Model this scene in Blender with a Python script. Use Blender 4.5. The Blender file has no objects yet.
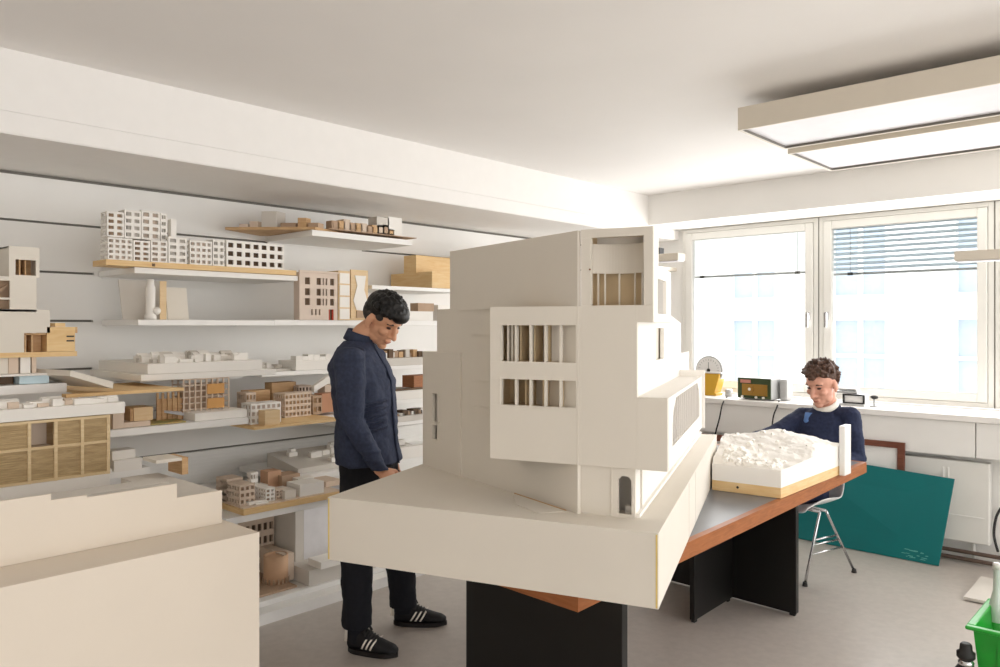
import bpy, bmesh, math, random
from mathutils import Vector, Matrix, Quaternion
random.seed(7)
PI = math.pi
scn = bpy.context.scene
COL = scn.collection
# ------------------------------------------------------------------ camera calibration (1000x667 frame)
FPX, HOR, CAMH = 775.0, 326.0, 1.55
ANG = math.radians(42.7)
SN, CS = math.sin(ANG), math.cos(ANG)
def c2w(lat, z, h=0.0):
    return Vector((lat*CS - z*SN, lat*SN + z*CS, h))
def ray(px, py):
    r = (px-500)/FPX; u = (HOR-py)/FPX
    return Vector((r*CS - SN, r*SN + CS, u))
CAM = Vector((0, 0, CAMH))
def J(px, py, z):                      # point at a pixel and a depth
    return CAM + ray(px, py)*z
def onX(px, py, X):
    d = ray(px, py); return CAM + d*(X/d.x)
def onY(px, py, Y):
    d = ray(px, py); return CAM + d*(Y/d.y)
def onZ(px, py, Z):
    d = ray(px, py); return CAM + d*((Z-CAMH)/d.z)

# ------------------------------------------------------------------ materials
def srgb(h):
    h = h.lstrip('#'); out = []
    for i in (0, 2, 4):
        c = int(h[i:i+2], 16)/255
        out.append(c/12.92 if c <= .04045 else ((c+.055)/1.055)**2.4)
    return (*out, 1)
MATS = {}
def mat(name, col, rough=.6, metal=0, var=.04, scale=12, bump=0, spec=.35, kind='noise', col2=None, emit=0, trans=0, coat=0):
    if name in MATS: return MATS[name]
    m = bpy.data.materials.new(name); m.use_nodes = True
    nt = m.node_tree; N = nt.nodes; L = nt.links
    b = N['Principled BSDF']
    c = srgb(col); b.inputs['Roughness'].default_value = rough
    b.inputs['Metallic'].default_value = metal
    b.inputs['Specular IOR Level'].default_value = spec
    if coat: b.inputs['Coat Weight'].default_value = coat
    if trans: b.inputs['Transmission Weight'].default_value = trans
    tc = N.new('ShaderNodeTexCoord'); mp = N.new('ShaderNodeMapping')
    L.new(tc.outputs['Object'], mp.inputs['Vector'])
    if kind == 'wood':
        mp.inputs['Scale'].default_value = (2, 2, 16)
        t = N.new('ShaderNodeTexNoise'); t.inputs['Scale'].default_value = scale; t.inputs['Detail'].default_value = 6
        t.inputs['Distortion'].default_value = 1.2
    else:
        t = N.new('ShaderNodeTexNoise'); t.inputs['Scale'].default_value = scale; t.inputs['Detail'].default_value = 5
    L.new(mp.outputs['Vector'], t.inputs['Vector'])
    rp = N.new('ShaderNodeValToRGB')
    if col2: c2 = srgb(col2); ca, cb = c, c2
    else:
        ca = tuple(min(1, x*(1+var)) for x in c[:3])+(1,); cb = tuple(x*(1-var) for x in c[:3])+(1,)
    rp.color_ramp.elements[0].color = ca; rp.color_ramp.elements[1].color = cb
    rp.color_ramp.elements[0].position = .32; rp.color_ramp.elements[1].position = .68
    L.new(t.outputs['Fac'], rp.inputs['Fac']); L.new(rp.outputs['Color'], b.inputs['Base Color'])
    if bump:
        bp = N.new('ShaderNodeBump'); bp.inputs['Strength'].default_value = bump; bp.inputs['Distance'].default_value = .004
        L.new(t.outputs['Fac'], bp.inputs['Height']); L.new(bp.outputs['Normal'], b.inputs['Normal'])
    if emit:
        L.new(rp.outputs['Color'], b.inputs['Emission Color']); b.inputs['Emission Strength'].default_value = emit
    MATS[name] = m
    return m
WALL = mat('painted_wall', '#eceae6', .7, var=.015, scale=3)
CEIL = mat('ceiling_paint', '#efece9', .8, var=.012, scale=2)
WHITE = mat('white_paint', '#edeae6', .45, var=.01)
FRAMEW = mat('window_frame_white', '#e6e4de', .4, var=.01)
SHELFW = mat('shelf_white', '#f0eeea', .5, var=.015)
SLOT = mat('slot_dark', '#77736c', .7)
FLOOR = mat('grey_linoleum', '#b8b0a8', .36, var=.05, scale=26, bump=.03, spec=.4)
CARD = mat('cream_card', '#ddd6ca', .75, var=.012, scale=5)
CARDB = mat('warm_card', '#e0d5c6', .75, var=.012, scale=5)
CARDW = mat('white_card', '#efebe4', .75, var=.012, scale=6)
CARDG = mat('grey_card', '#d3cdc4', .8, var=.02, scale=8)
CARDP = mat('pale_pink_card', '#d9c6b3', .8, var=.03, scale=8)
PLY = mat('birch_ply', '#e2c8a0', .6, kind='wood', col2='#d8ba8e', scale=3)
PINE = mat('pine_wood', '#e6c896', .6, kind='wood', col2='#dcb680', scale=3)
TAN = mat('tan_wood', '#d0ae84', .65, kind='wood', col2='#bd966b', scale=4)
OAKD = mat('brown_wood', '#8a5a38', .5, kind='wood', col2='#6d4328', scale=4)
SLATW = mat('reed_wood', '#c8ae84', .7, kind='wood', col2='#ad946c', scale=5)
EDGE = mat('table_edge_wood', '#a8673a', .45, kind='wood', col2='#8f5329', scale=4)
LINO = mat('table_linoleum', '#6d6e72', .35, var=.06, scale=10, spec=.5)
BLACK = mat('black_laminate', '#161413', .38, var=.05, spec=.4)
NAVYJ = mat('navy_cotton', '#343b50', .85, var=.16, scale=70, bump=.35)
NAVYK = mat('navy_wool', '#252c45', .9, var=.2, scale=60, bump=.4)
TROU = mat('black_cotton', '#16171d', .9, var=.12, scale=60, bump=.3)
SKIN = mat('skin_warm', '#dca584', .5, var=.06, scale=14)
SKIN2 = mat('skin_pink', '#d7a08a', .5, var=.06, scale=14)
HAIRB = mat('hair_black', '#100e0d', .45, var=.5, scale=90, bump=.6)
HAIRF = mat('hair_faded', '#3a3330', .7, var=.3, scale=120, bump=.3)
HAIRC = mat('hair_brown', '#513a2e', .55, var=.4, scale=90, bump=.6)
SHOE = mat('black_suede', '#141316', .6, var=.2, scale=40)
SOLE = mat('dark_gum_sole', '#1b1614', .6)
STRIPE = mat('off_white_leather', '#efe9dd', .6)
CHROME = mat('brushed_steel', '#cfd0d2', .22, metal=1)
PLASTW = mat('white_plastic', '#e9e7e4', .3, var=.01)
TEAL = mat('teal_chalkboard', '#0e6b6c', .55, var=.12, scale=5, col2='#0a7070')
GREEN = mat('green_plastic', '#1d9a2d', .32, var=.08, spec=.5)
GREEND = mat('green_glass', '#2f7d46', .1, spec=.6)
FRAMEB = mat('frame_red_wood', '#7b4a38', .5, kind='wood', col2='#663a2b', scale=4)
YELLOW = mat('mustard_enamel', '#c79a2e', .35, var=.03)
ORANGE = mat('orange_foam', '#e0a030', .7)
BLUE = mat('pale_blue_card', '#cfe4ec', .6)
RADIO = mat('radio_green', '#3c4a2c', .35)
BRASS = mat('radio_brass', '#a9813c', .35, metal=.4)
DARK = mat('dark_plastic', '#2a2928', .5)
GREYM = mat('grey_metal', '#b9b9b8', .4, metal=.3)
DIFF = mat('lamp_diffuser', '#dcd9dc', .5, var=.02)
LAMPB = mat('lamp_housing', '#d8cfc0', .5, var=.01)
FACADE = mat('white_render', '#f3f2ee', .8)
PANE = mat('far_pane', '#b3bfce', .3)
REDP = mat('red_print', '#c0492e', .5)
CLOTHW = mat('white_cotton', '#eee9df', .8)
BLUEC = mat('light_blue_cotton', '#5d7fb5', .85, var=.1, scale=30)
def glass_mat():
    m = bpy.data.materials.new('window_glass'); m.use_nodes = True
    nt = m.node_tree; N = nt.nodes; L = nt.links
    N.remove(N['Principled BSDF'])
    tr = N.new('ShaderNodeBsdfTransparent'); tr.inputs['Color'].default_value = (.95, .97, .98, 1)
    gl = N.new('ShaderNodeBsdfGlossy'); gl.inputs['Roughness'].default_value = .02
    fr = N.new('ShaderNodeFresnel'); fr.inputs['IOR'].default_value = 1.45
    mx = N.new('ShaderNodeMixShader')
    L.new(fr.outputs[0], mx.inputs[0]); L.new(tr.outputs[0], mx.inputs[1]); L.new(gl.outputs[0], mx.inputs[2])
    L.new(mx.outputs[0], N['Material Output'].inputs['Surface'])
    return m
GLASS = glass_mat()
def slat_mat(name, c, tr):
    m = bpy.data.materials.new(name); m.use_nodes = True
    nt = m.node_tree; N = nt.nodes; L = nt.links; N.remove(N['Principled BSDF'])
    a = N.new('ShaderNodeBsdfDiffuse'); a.inputs['Color'].default_value = srgb(c)
    b = N.new('ShaderNodeBsdfTranslucent'); b.inputs['Color'].default_value = srgb(c)
    mx = N.new('ShaderNodeMixShader'); mx.inputs[0].default_value = tr
    L.new(a.outputs[0], mx.inputs[1]); L.new(b.outputs[0], mx.inputs[2]); L.new(mx.outputs[0], N['Material Output'].inputs['Surface'])
    return m
BLINDW = slat_mat('blind_slat_white', '#fafbfb', .85); BLIND = slat_mat('blind_slat', '#d3dade', .5)

# ------------------------------------------------------------------ frames and mesh builder
class Frame:
    def __init__(s, O, U, V):
        s.O = Vector(O); s.U = Vector(U).normalized(); s.V = Vector(V).normalized(); s.Z = Vector((0, 0, 1))
    def p(s, u, v, h): return s.O + s.U*u + s.V*v + s.Z*h
    def px(s, px, py, v=0):             # pixel -> (u, h) on the frame's front plane, v behind it
        n = s.U.cross(s.Z); d = ray(px, py)
        t = (s.O + s.V*v - CAM).dot(n)/d.dot(n)
        q = CAM + d*t - s.O
        # solve q = u U + v V  in plan
        det = s.U.x*s.V.y - s.U.y*s.V.x
        return (q.x*s.V.y - q.y*s.V.x)/det, q.z
    def shift(s, u=0, v=0, h=0): return Frame(s.p(u, v, h), s.U, s.V)
def LX(X): return Frame((X, 0, 0), (0, 1, 0), (-1, 0, 0))      # shelf frame: u along the wall, v towards it
ROOM = Frame((0, 0, 0), (1, 0, 0), (0, 1, 0))

class MB:
    def __init__(s): s.v = []; s.f = []; s.m = []; s.sm = []
    def add(s, vs, fs, m=0, smooth=False):
        o = len(s.v); s.v += [Vector(x) for x in vs]
        for f in fs: s.f.append([o+i for i in f]); s.m.append(m); s.sm.append(smooth)
        return s
    def box(s, x0, x1, y0, y1, z0, z1, m=0): return s.fbox(ROOM, x0, x1, y0, y1, z0, z1, m)
    def fbox(s, fr, u0, u1, v0, v1, h0, h1, m=0):
        if u0 > u1: u0, u1 = u1, u0
        vs = [fr.p(u, v, h) for h in (h0, h1) for (u, v) in ((u0, v0), (u1, v0), (u1, v1), (u0, v1))]
        return s.add(vs, [(3, 2, 1, 0), (4, 5, 6, 7), (0, 1, 5, 4), (1, 2, 6, 5), (2, 3, 7, 6), (3, 0, 4, 7)], m)
    def prism(s, poly, z0, z1, m=0):    # poly: list of (x,y) in world plan
        n = len(poly); vs = [Vector((p[0], p[1], z0)) for p in poly]+[Vector((p[0], p[1], z1)) for p in poly]
        fs = [list(range(n-1, -1, -1)), list(range(n, 2*n))]+[(i, (i+1) % n, n+(i+1) % n, n+i) for i in range(n)]
        return s.add(vs, fs, m)
    def extr(s, pts, vec, m=0):         # 3d polygon extruded along vec
        n = len(pts); vec = Vector(vec); vs = [Vector(p) for p in pts]+[Vector(p)+vec for p in pts]
        fs = [list(range(n-1, -1, -1)), list(range(n, 2*n))]+[(i, (i+1) % n, n+(i+1) % n, n+i) for i in range(n)]
        return s.add(vs, fs, m)
    def cyl(s, p0, p1, r0, r1=None, n=16, m=0, smooth=True):
        r1 = r0 if r1 is None else r1
        p0 = Vector(p0); p1 = Vector(p1); d = (p1-p0).normalized()
        a = d.orthogonal().normalized(); b = d.cross(a)
        vs = []
        for (p, r) in ((p0, r0), (p1, r1)):
            for i in range(n):
                t = 2*PI*i/n; vs.append(p + a*(r*math.cos(t)) + b*(r*math.sin(t)))
        s.add(vs, [(i, (i+1) % n, n+(i+1) % n, n+i) for i in range(n)], m, smooth)
        o = len(s.v)-2*n
        s.f.append([o+i for i in range(n-1, -1, -1)]); s.m.append(m); s.sm.append(False)
        s.f.append([o+n+i for i in range(n)]); s.m.append(m); s.sm.append(False)
        return s
    def tube(s, pts, r, n=10, m=0):
        pts = [Vector(p) for p in pts]; rings = []
        up = None; vs = []
        for i, p in enumerate(pts):
            d = (pts[min(i+1, len(pts)-1)]-pts[max(i-1, 0)]).normalized()
            if up is None: up = d.orthogonal().normalized()
            up = (up - d*up.dot(d)).normalized(); b = d.cross(up)
            rr = r[i] if isinstance(r, (list, tuple)) else r
            for k in range(n):
                t = 2*PI*k/n; vs.append(p + up*(rr*math.cos(t)) + b*(rr*math.sin(t)))
        fs = []
        for i in range(len(pts)-1):
            for k in range(n): fs.append((i*n+k, i*n+(k+1) % n, (i+1)*n+(k+1) % n, (i+1)*n+k))
        fs.append(list(range(n-1, -1, -1))); fs.append([(len(pts)-1)*n+k for k in range(n)])
        return s.add(vs, fs, m, True)
    def lathe(s, c, prof, n=24, m=0, axis=None):
        c = Vector(c); ax = Vector(axis).normalized() if axis else Vector((0, 0, 1))
        a = ax.orthogonal().normalized(); b = ax.cross(a); vs = []
        for (r, z) in prof:
            for k in range(n):
                t = 2*PI*k/n; vs.append(c + ax*z + a*(r*math.cos(t)) + b*(r*math.sin(t)))
        fs = []
        for i in range(len(prof)-1):
            for k in range(n): fs.append((i*n+k, i*n+(k+1) % n, (i+1)*n+(k+1) % n, (i+1)*n+k))
        s.add(vs, fs, m, True)
        o = len(s.v)-len(vs); L = len(prof)-1
        s.f.append([o+k for k in range(n-1, -1, -1)]); s.m.append(m); s.sm.append(False)
        s.f.append([o+L*n+k for k in range(n)]); s.m.append(m); s.sm.append(False)
        return s
    def loft(s, rings, n=20, m=0):      # rings: (centre, vecA, vecB)
        vs = []
        for (c, a, b) in rings:
            c = Vector(c); a = Vector(a); b = Vector(b)
            for k in range(n):
                t = 2*PI*k/n; vs.append(c + a*math.cos(t) + b*math.sin(t))
        fs = []
        for i in range(len(rings)-1):
            for k in range(n): fs.append((i*n+k, i*n+(k+1) % n, (i+1)*n+(k+1) % n, (i+1)*n+k))
        fs.append(list(range(n-1, -1, -1))); fs.append([(len(rings)-1)*n+k for k in range(n)])
        return s.add(vs, fs, m, True)
    def ell(s, c, rx, ry, rz, B=None, n=16, m=0):   # ellipsoid; B = 3 axes
        c = Vector(c); B = B or (Vector((1, 0, 0)), Vector((0, 1, 0)), Vector((0, 0, 1)))
        vs = []; k = n//2
        for i in range(1, k):
            ph = PI*i/k
            for j in range(n):
                t = 2*PI*j/n
                vs.append(c + B[0]*(rx*math.sin(ph)*math.cos(t)) + B[1]*(ry*math.sin(ph)*math.sin(t)) + B[2]*(rz*math.cos(ph)))
        top = len(vs); vs.append(c+B[2]*rz); vs.append(c-B[2]*rz)
        fs = []
        for i in range(k-2):
            for j in range(n): fs.append((i*n+j, (i+1)*n+j, (i+1)*n+(j+1) % n, i*n+(j+1) % n))
        for j in range(n):
            fs.append((top, j, (j+1) % n)); fs.append((top+1, (k-2)*n+(j+1) % n, (k-2)*n+j))
        return s.add(vs, fs, m, True)
    def limb(s, pts, rs, n=14, m=0):    # chain of tapered tubes with round joints
        pts = [Vector(p) for p in pts]
        for i in range(len(pts)-1): s.cyl(pts[i], pts[i+1], rs[i], rs[i+1], n, m)
        for p, r in zip(pts, rs): s.ell(p, r, r, r, n=12, m=m)
        return s
    def facade(s, fr, us, hs, holes, t, v=0, m=0):  # wall slab split on a grid, holes = set of (i,j)
        # merge runs of solid cells per row
        for j in range(len(hs)-1):
            i = 0
            while i < len(us)-1:
                if (i, j) in holes: i += 1; continue
                k = i
                while k+1 < len(us)-1 and (k+1, j) not in holes: k += 1
                s.fbox(fr, us[i], us[k+1], v, v+t, hs[j], hs[j+1], m); i = k+1
        return s
    def remesh(s, voxel=.006, smooth=4, fac=.5):
        me = bpy.data.meshes.new('tmp'); me.from_pydata([tuple(x) for x in s.v], [], s.f); me.update()
        o = bpy.data.objects.new('tmp', me); COL.objects.link(o)
        md = o.modifiers.new('r', 'REMESH'); md.mode = 'VOXEL'; md.voxel_size = voxel; md.use_smooth_shade = True
        if smooth:
            sm = o.modifiers.new('s', 'SMOOTH'); sm.factor = fac; sm.iterations = smooth
        dg = bpy.context.evaluated_depsgraph_get()
        e = o.evaluated_get(dg); m2 = e.to_mesh()
        r = MB(); r.v = [v.co.copy() for v in m2.vertices]; r.f = [list(p.vertices) for p in m2.polygons]
        r.m = [0]*len(r.f); r.sm = [True]*len(r.f)
        e.to_mesh_clear(); bpy.data.objects.remove(o); bpy.data.meshes.remove(me)
        return r
    def build(s, name, mats, parent=None, bevel=0, fix=True, **props):
        mats = mats if isinstance(mats, (list, tuple)) else [mats]
        me = bpy.data.meshes.new(name)
        if parent is None:
            lo = Vector((min(v.x for v in s.v), min(v.y for v in s.v), min(v.z for v in s.v)))
            hi = Vector((max(v.x for v in s.v), max(v.y for v in s.v), max(v.z for v in s.v)))
            base = Vector(((lo.x+hi.x)/2, (lo.y+hi.y)/2, lo.z)); inv = Matrix.Translation(-base)
        else: inv = WM[parent.name].inverted()
        me.from_pydata([tuple(inv @ v) for v in s.v], [], s.f)
        for m in mats: me.materials.append(m)
        for p, mi, sm in zip(me.polygons, s.m, s.sm): p.material_index = mi; p.use_smooth = sm
        if fix:
            bm = bmesh.new(); bm.from_mesh(me); bmesh.ops.recalc_face_normals(bm, faces=bm.faces); bm.to_mesh(me); bm.free()
        me.update()
        o = bpy.data.objects.new(name, me); COL.objects.link(o)
        if parent is None: o.location = base; WM[o.name] = Matrix.Translation(base)
        else: o.parent = parent; WM[o.name] = WM[parent.name]
        if bevel:
            b = o.modifiers.new('bevel', 'BEVEL'); b.width = bevel; b.segments = 2; b.limit_method = 'ANGLE'; b.angle_limit = math.radians(40)
        for k, v in props.items(): o[k] = v
        return o
WM = {}
def thing(name, label, cat, loc, rz=0, group=None):
    o = bpy.data.objects.new(name, None); COL.objects.link(o)
    o.location = loc; o.rotation_euler = (0, 0, rz); o.empty_display_size = .05
    o['label'] = label; o['category'] = cat
    if group: o['group'] = group
    WM[o.name] = Matrix.Translation(Vector(loc)) @ Matrix.Rotation(rz, 4, 'Z')
    return o
def folds(o, strength, size, seed=0):
    tx = bpy.data.textures.new('cloth_folds', 'CLOUDS'); tx.noise_scale = size; tx.noise_depth = 2
    d = o.modifiers.new('folds', 'DISPLACE'); d.texture = tx; d.strength = strength; d.mid_level = .5; d.texture_coords = 'LOCAL'
    return o
def tag(o, label, cat, group=None):
    o['label'] = label; o['category'] = cat
    if group: o['group'] = group
    return o
def struct(name, mb, m, parent=None, bevel=0):
    o = mb.build(name, m, parent, bevel)
    if parent is None: o['kind'] = 'structure'
    return o
# ================================================================== THE ROOM
XW, XB, YP, YW = -4.43, -3.60, 5.78, 6.30       # shelf wall, beam front, panel front, window plane
HC, HB, HS = 2.673, 2.33, 2.42                   # ceiling, beam underside, soffit underside
XE, YN = 3.2, -2.6                               # how far the room runs to the right and behind
m = MB().box(XW-.2, XE, YN, YW+.2, -.1, 0); struct('floor', m, FLOOR)
m = MB().box(XW-.2, XE, YN, YW+.2, HC, HC+.12); struct('ceiling', m, CEIL)
# shelf wall: panels with dark horizontal slots the shelves hang in
m = MB(); m.box(XW-.2, XW-.02, YN, YW+.2, 0, HC, 1)
hs = [0, .30, .557, .812, 1.067, 1.322, 1.577, 1.83, 2.083, 2.318]
for a, b in zip(hs[:-1], hs[1:]):
    m.box(XW-.02, XW, YN, YW, a+.006 if a else 0, b-.006)
m.box(XW-.02, XW, YN, YW, 2.330, HC)
for z, pa in ((1.83, 94), (1.577, 93), (1.322, 93), (1.067, 90), (.557, -50), (.30, -50)):
    m.box(XW-.02, XW, onX(pa, 326, XW).y, YW, z-.0065, z+.0065)
struct('wall_left', m, [WALL, SLOT])
# ribbed lower strip seen under the middle shelves
m = MB()
for k in range(11): m.box(XW, XW+.006, 0.6, YW-.1, .575+k*.021, .575+k*.021+.013)
struct('trim_1', m, WALL)
# beam along the shelf wall
m = MB(); m.box(XW, XB, YN, YW, HB, HC)
m.box(XB, XB+.006, YN, YW, HB+.004, HB+.088)
m.box(XB, XB+.006, YN, YW, HB+.092, HC)
struct('trim_2', m, [WHITE])
# soffit over the windows
m = MB(); m.box(XB+.006, XE, YP, YW+.2, HS, HC); struct('trim_3', m, WALL)
# rear wall, behind the camera
m = MB().box(XW, XE, YN-.15, YN, 0, HC); struct('wall_rear', m, WALL)
# window wall
WX = [-3.55, -2.33, -1.125, .08, 1.29, 2.50]
m = MB()
m.box(XW, WX[0], YW, YW+.2, 0, HS); m.box(WX[0], XE, YW, YW+.2, 0, .93)
m.box(WX[-1], XE, YW, YW+.2, .93, HS)
struct('wall_back', m, WALL)
# deep sill shelf with the panels under it
m = MB(); m.box(XW, XE, YP-.02, YW+.02, .925, .967); struct('trim_4', m, WHITE, bevel=.004)
m = MB()
xs = [XW, -3.35, -2.25, -1.14, -.02, 1.1, 2.2, XE]
for a, b in zip(xs[:-1], xs[1:]): m.box(a+.004, b-.004, YP, YP+.03, .695, .922)
struct('trim_5', m, WALL)
m = MB(); m.box(XW, XE, YP+.13, YP+.17, 0, .922); struct('wall_recess', m, WALL)
for i in range(5):
    a, b = WX[i]+.004, WX[i+1]-.004
    fb, ft = .975, HS-.003
    m = MB(); f1 = .035                                   # outer frame
    m.box(a, a+f1, YW-.02, YW+.06, fb, ft); m.box(b-f1, b, YW-.02, YW+.06, fb, ft)
    m.box(a+f1, b-f1, YW-.02, YW+.06, fb, fb+f1); m.box(a+f1, b-f1, YW-.02, YW+.06, ft-f1, ft)
    w = m.build('window_%d' % (i+1), FRAMEW, bevel=.004); w['kind'] = 'structure'
    m = MB(); a2, b2, c2, d2 = a+f1+.003, b-f1-.003, fb+f1+.003, ft-f1-.003; f2 = .062
    m.box(a2, a2+f2, YW-.035, YW+.03, c2, d2); m.box(b2-f2, b2, YW-.035, YW+.03, c2, d2)
    m.box(a2+f2, b2-f2, YW-.035, YW+.03, c2, c2+f2); m.box(a2+f2, b2-f2, YW-.035, YW+.03, d2-f2, d2)
    s = m.build('sash', FRAMEW, w, bevel=.006)
    m = MB().box(a2+f2-.004, b2-f2+.004, YW-.004, YW+.002, c2+f2-.004, d2-f2+.004); m.build('pane', GLASS, w)
    m = MB().box(b+.0005, b+.0075, YW-.018, YW+.05, fb, ft); m.build('gasket', SLOT, w)
    if i < 2:
        hx = b2-f2/2 if i == 0 else a2+f2/2
        m = MB(); m.box(hx-.012, hx+.012, YW-.05, YW-.03, 1.60, 1.66); m.cyl((hx, YW-.045, 1.645), (hx, YW-.075, 1.645), .008)
        m.box(hx-.009, hx+.009, YW-.085, YW-.07, 1.54, 1.655)
        m.build('handle', CHROME, w, label='grey window handle')
# venetian blinds behind the panes (outside)
def blind(x0, x1, zt, zb, label, closed):
    t = thing('venetian_blind', label, 'blind', ((x0+x1)/2, YW+.12, zt), 0)
    m = MB().box(x0, x1, YW+.09, YW+.15, zt-.035, zt); m.build('head_rail', GREYM, t)
    m = MB().box(x0, x1, YW+.10, YW+.14, zb, zb+.018); m.build('bottom_rail', GREYM, t)
    m = MB(); n = int((zt-zb-.05)/(.04 if closed else .037)); ang = math.radians(80 if closed else 48)
    for k in range(n):
        z = zb+.03+(k+.5)*(zt-zb-.05)/n; sl = .024 if closed else .0155; dy, dz = sl*math.cos(ang), sl*math.sin(ang)
        y = YW+.12
        m.extr([(x0, y-dy, z-dz), (x0, y+dy, z+dz), (x0, y+dy+.001, z+dz+.0015), (x0, y-dy+.001, z-dz+.0015)], (x1-x0, 0, 0))
    m.build('slats', BLINDW if closed else BLIND, t)
    for u in (.15, .85):
        m = MB().box(x0+(x1-x0)*u-.002, x0+(x1-x0)*u+.002, YW+.095, YW+.099, zb, zt-.03); m.build('cord', GREYM, t)
        m = MB().box(x0+(x1-x0)*u-.02, x0+(x1-x0)*u+.02, YW+.092, YW+.10, zb-.004, zb+.02); m.build('clip', DARK, t)
blind(-3.60, -2.36, 2.41, 1.985, 'pale lowered blind in the left window above the yellow scale', True)
blind(-2.32, -1.02, 2.41, 1.955, 'grey slatted venetian blind in the right window above the seated man', False)
# facade of the house across the street
fr = Frame((-13.7, 15, 0), (1, 0, 0), (0, 1, 0))
t = thing('apartment_building', 'overexposed white building with pale windows across the street', 'building', (-5, 15, -8))
us = [0]; hh = [-8, .22, 1.66, 2.12, 3.5, 5.2, 6.6, 9.0]
for k in range(11): us += [k*2.05+.2, k*2.05+1.12]
us += [24]
holes = {(i, j) for i in range(1, len(us)-1, 2) for j in (1, 3, 5)}
m = MB().facade(fr, us, hh, holes, .25); m.build('wall', FACADE, t)
m = MB().fbox(fr, 0, 24, -.1, 0, 1.80, 1.95); m.build('cornice', FACADE, t)
for (i, j) in sorted(holes):
    m = MB().fbox(fr, us[i], us[i+1], .16, .2, hh[j], hh[j+1]); w = m.build('window', PANE, t)
    u = (us[i]+us[i+1])/2
    m = MB().fbox(fr, u-.04, u+.04, .1, .16, hh[j], hh[j+1]).fbox(fr, us[i], us[i+1], .112, .158, hh[j+1]-.7, hh[j+1]-.63); m.build('window_bar', FACADE, w)
m = MB().box(-40, 30, 6.9, 40, -8.2, -8); struct('ground', m, WALL)

# ================================================================== CEILING LIGHTS
def ceiling_light(x0, x1, y0, y1, zb, zt, label):
    t = thing('ceiling_light', label, 'ceiling light', (x0, y0, zb), 0, None)
    m = MB(); e = .012
    m.box(x0, x1, y0, y0+e, zb, zt); m.box(x0, x1, y1-e, y1, zb, zt); m.box(x0, x0+e, y0+e, y1-e, zb, zt); m.box(x1-e, x1, y0+e, y1-e, zb, zt)
    m.box(x0+e, x1-e, y0+e, y1-e, zt-.012, zt)
    m.build('housing', LAMPB, t)
    m = MB().box(x0+e, x1-e, y0+e, y1-e, zb+.012, zb+.02); m.build('diffuser', DIFF, t, label='translucent white diffuser panel')
    m = MB(); g = .006
    m.box(x0+e, x1-e, y0+e, y0+e+g, zb+.002, zb+.012); m.box(x0+e, x1-e, y1-e-g, y1-e, zb+.002, zb+.012); m.box(x0+e, x0+e+g, y0+e+g, y1-e-g, zb+.002, zb+.012)
    m.build('shadow_gap', SLOT, t)
    for u in (.25, .75):
        m = MB(); ux = x0+(x1-x0)*u; m.box(ux-.06, ux+.06, (y0+y1)/2-.06, (y0+y1)/2+.06, zt, HC); m.build('mount', LAMPB, t)
ceiling_light(-1.705, .3, 3.553, 4.10, 2.50, 2.61, 'large flat box light with a beige rim, the one nearer the camera')
ceiling_light(-1.735, .3, 4.224, 4.868, 2.50, 2.545, 'thin flat box light beyond the beige rimmed one, nearer the windows')
def strip(p0, p1, h, w, label, bracket=None):
    d = (p1-p0); d.z = 0; fr = Frame(p0, d, Vector((-d.y, d.x, 0))); L = d.length
    fr.O.z = 0
    t = thing('strip_light', label, 'light', p0)
    m = MB().fbox(fr, 0, L, 0, w, h, h+.055); m.build('housing', LAMPB, t, bevel=.004)
    m = MB().fbox(fr, .01, L-.01, .008, w-.008, h-.006, h); m.build('diffuser', DIFF, t)
    if bracket:
        m = MB().fbox(fr, .02, .05, w, YW-p0.y, h+.012, h+.042); m.build('arm', LAMPB, t)
    for u in ((L*.25, L*.75) if bracket is None else ()):
        m = MB().cyl(fr.p(u, w/2, h+.05), fr.p(u, w/2, HC), .0025, n=6); m.build('cable', GREYM, t)
    if bracket:
        m = MB().fbox(fr, bracket[0], bracket[1], w*.2, w*.8, h+.055, h+.105); m.build('connector', DARK, t, label='dark connector block')
p = onY(954, 261, 5.0); strip(p, p+Vector((1.5, 0, 0)), p.z, .11, 'slim hanging strip light entering at the right edge before the window')
p = onY(678, 260, 5.1); strip(p+Vector((-.75, 0, 0)), p, p.z, .11, 'slim strip light end on the wall just right of the model tower', (.53, .58))

# ================================================================== WINDOW SILL AND WALL THINGS
ZS = .967
# kitchen scale
q = onZ(712, 395, ZS); YS = q.y; xs0 = onY(701, 380, YS).x
k = onY(714, 380, YS).x-onY(701, 380, YS).x
cx = onY(711, 380, YS).x; R = .115; c = Vector((cx, YS, 0))
t = thing('kitchen_scale', 'mustard yellow kitchen scale with round white dial on the window sill', 'scale', (cx, YS, ZS))
m = MB(); prof = [(-.075, .0), (.075, 0), (.075, .02), (.06, .025), (.10, .16), (.10, .185), (-.10, .185), (-.10, .16), (-.06, .025), (-.075, .02)]
m.extr([(cx+a*1.05, YS-.065, ZS+b) for a, b in prof], (0, .12, 0)); m.build('body', YELLOW, t, bevel=.004)
m = MB().cyl((cx, YS-.04, ZS+.21), (cx, YS+.03, ZS+.21), R+.006, n=40); m.build('dial_rim', GREYM, t)
m = MB().cyl((cx, YS-.044, ZS+.21), (cx, YS-.04, ZS+.21), R-.004, n=40); d = m.build('dial', PLASTW, t)
m = MB()
for a in range(24):
    th = a*PI/12; r0, r1 = .082, .096
    m.cyl((cx+r0*math.cos(th), YS-.045, ZS+.21+r0*math.sin(th)), (cx+r1*math.cos(th), YS-.045, ZS+.21+r1*math.sin(th)), .0012, n=5)
m.cyl((cx, YS-.047, ZS+.21), (cx, YS-.044, ZS+.21), .016); m.cyl((cx, YS-.045, ZS+.2), (cx+.0, YS-.045, ZS+.28), .0018, n=6)
m.build('pointer', DARK, d)
m = MB().box(cx-.13, cx+.13, YS-.07, YS+.07, ZS+.187, ZS+.199); m.build('pan', PLASTW, t, bevel=.003)
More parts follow.
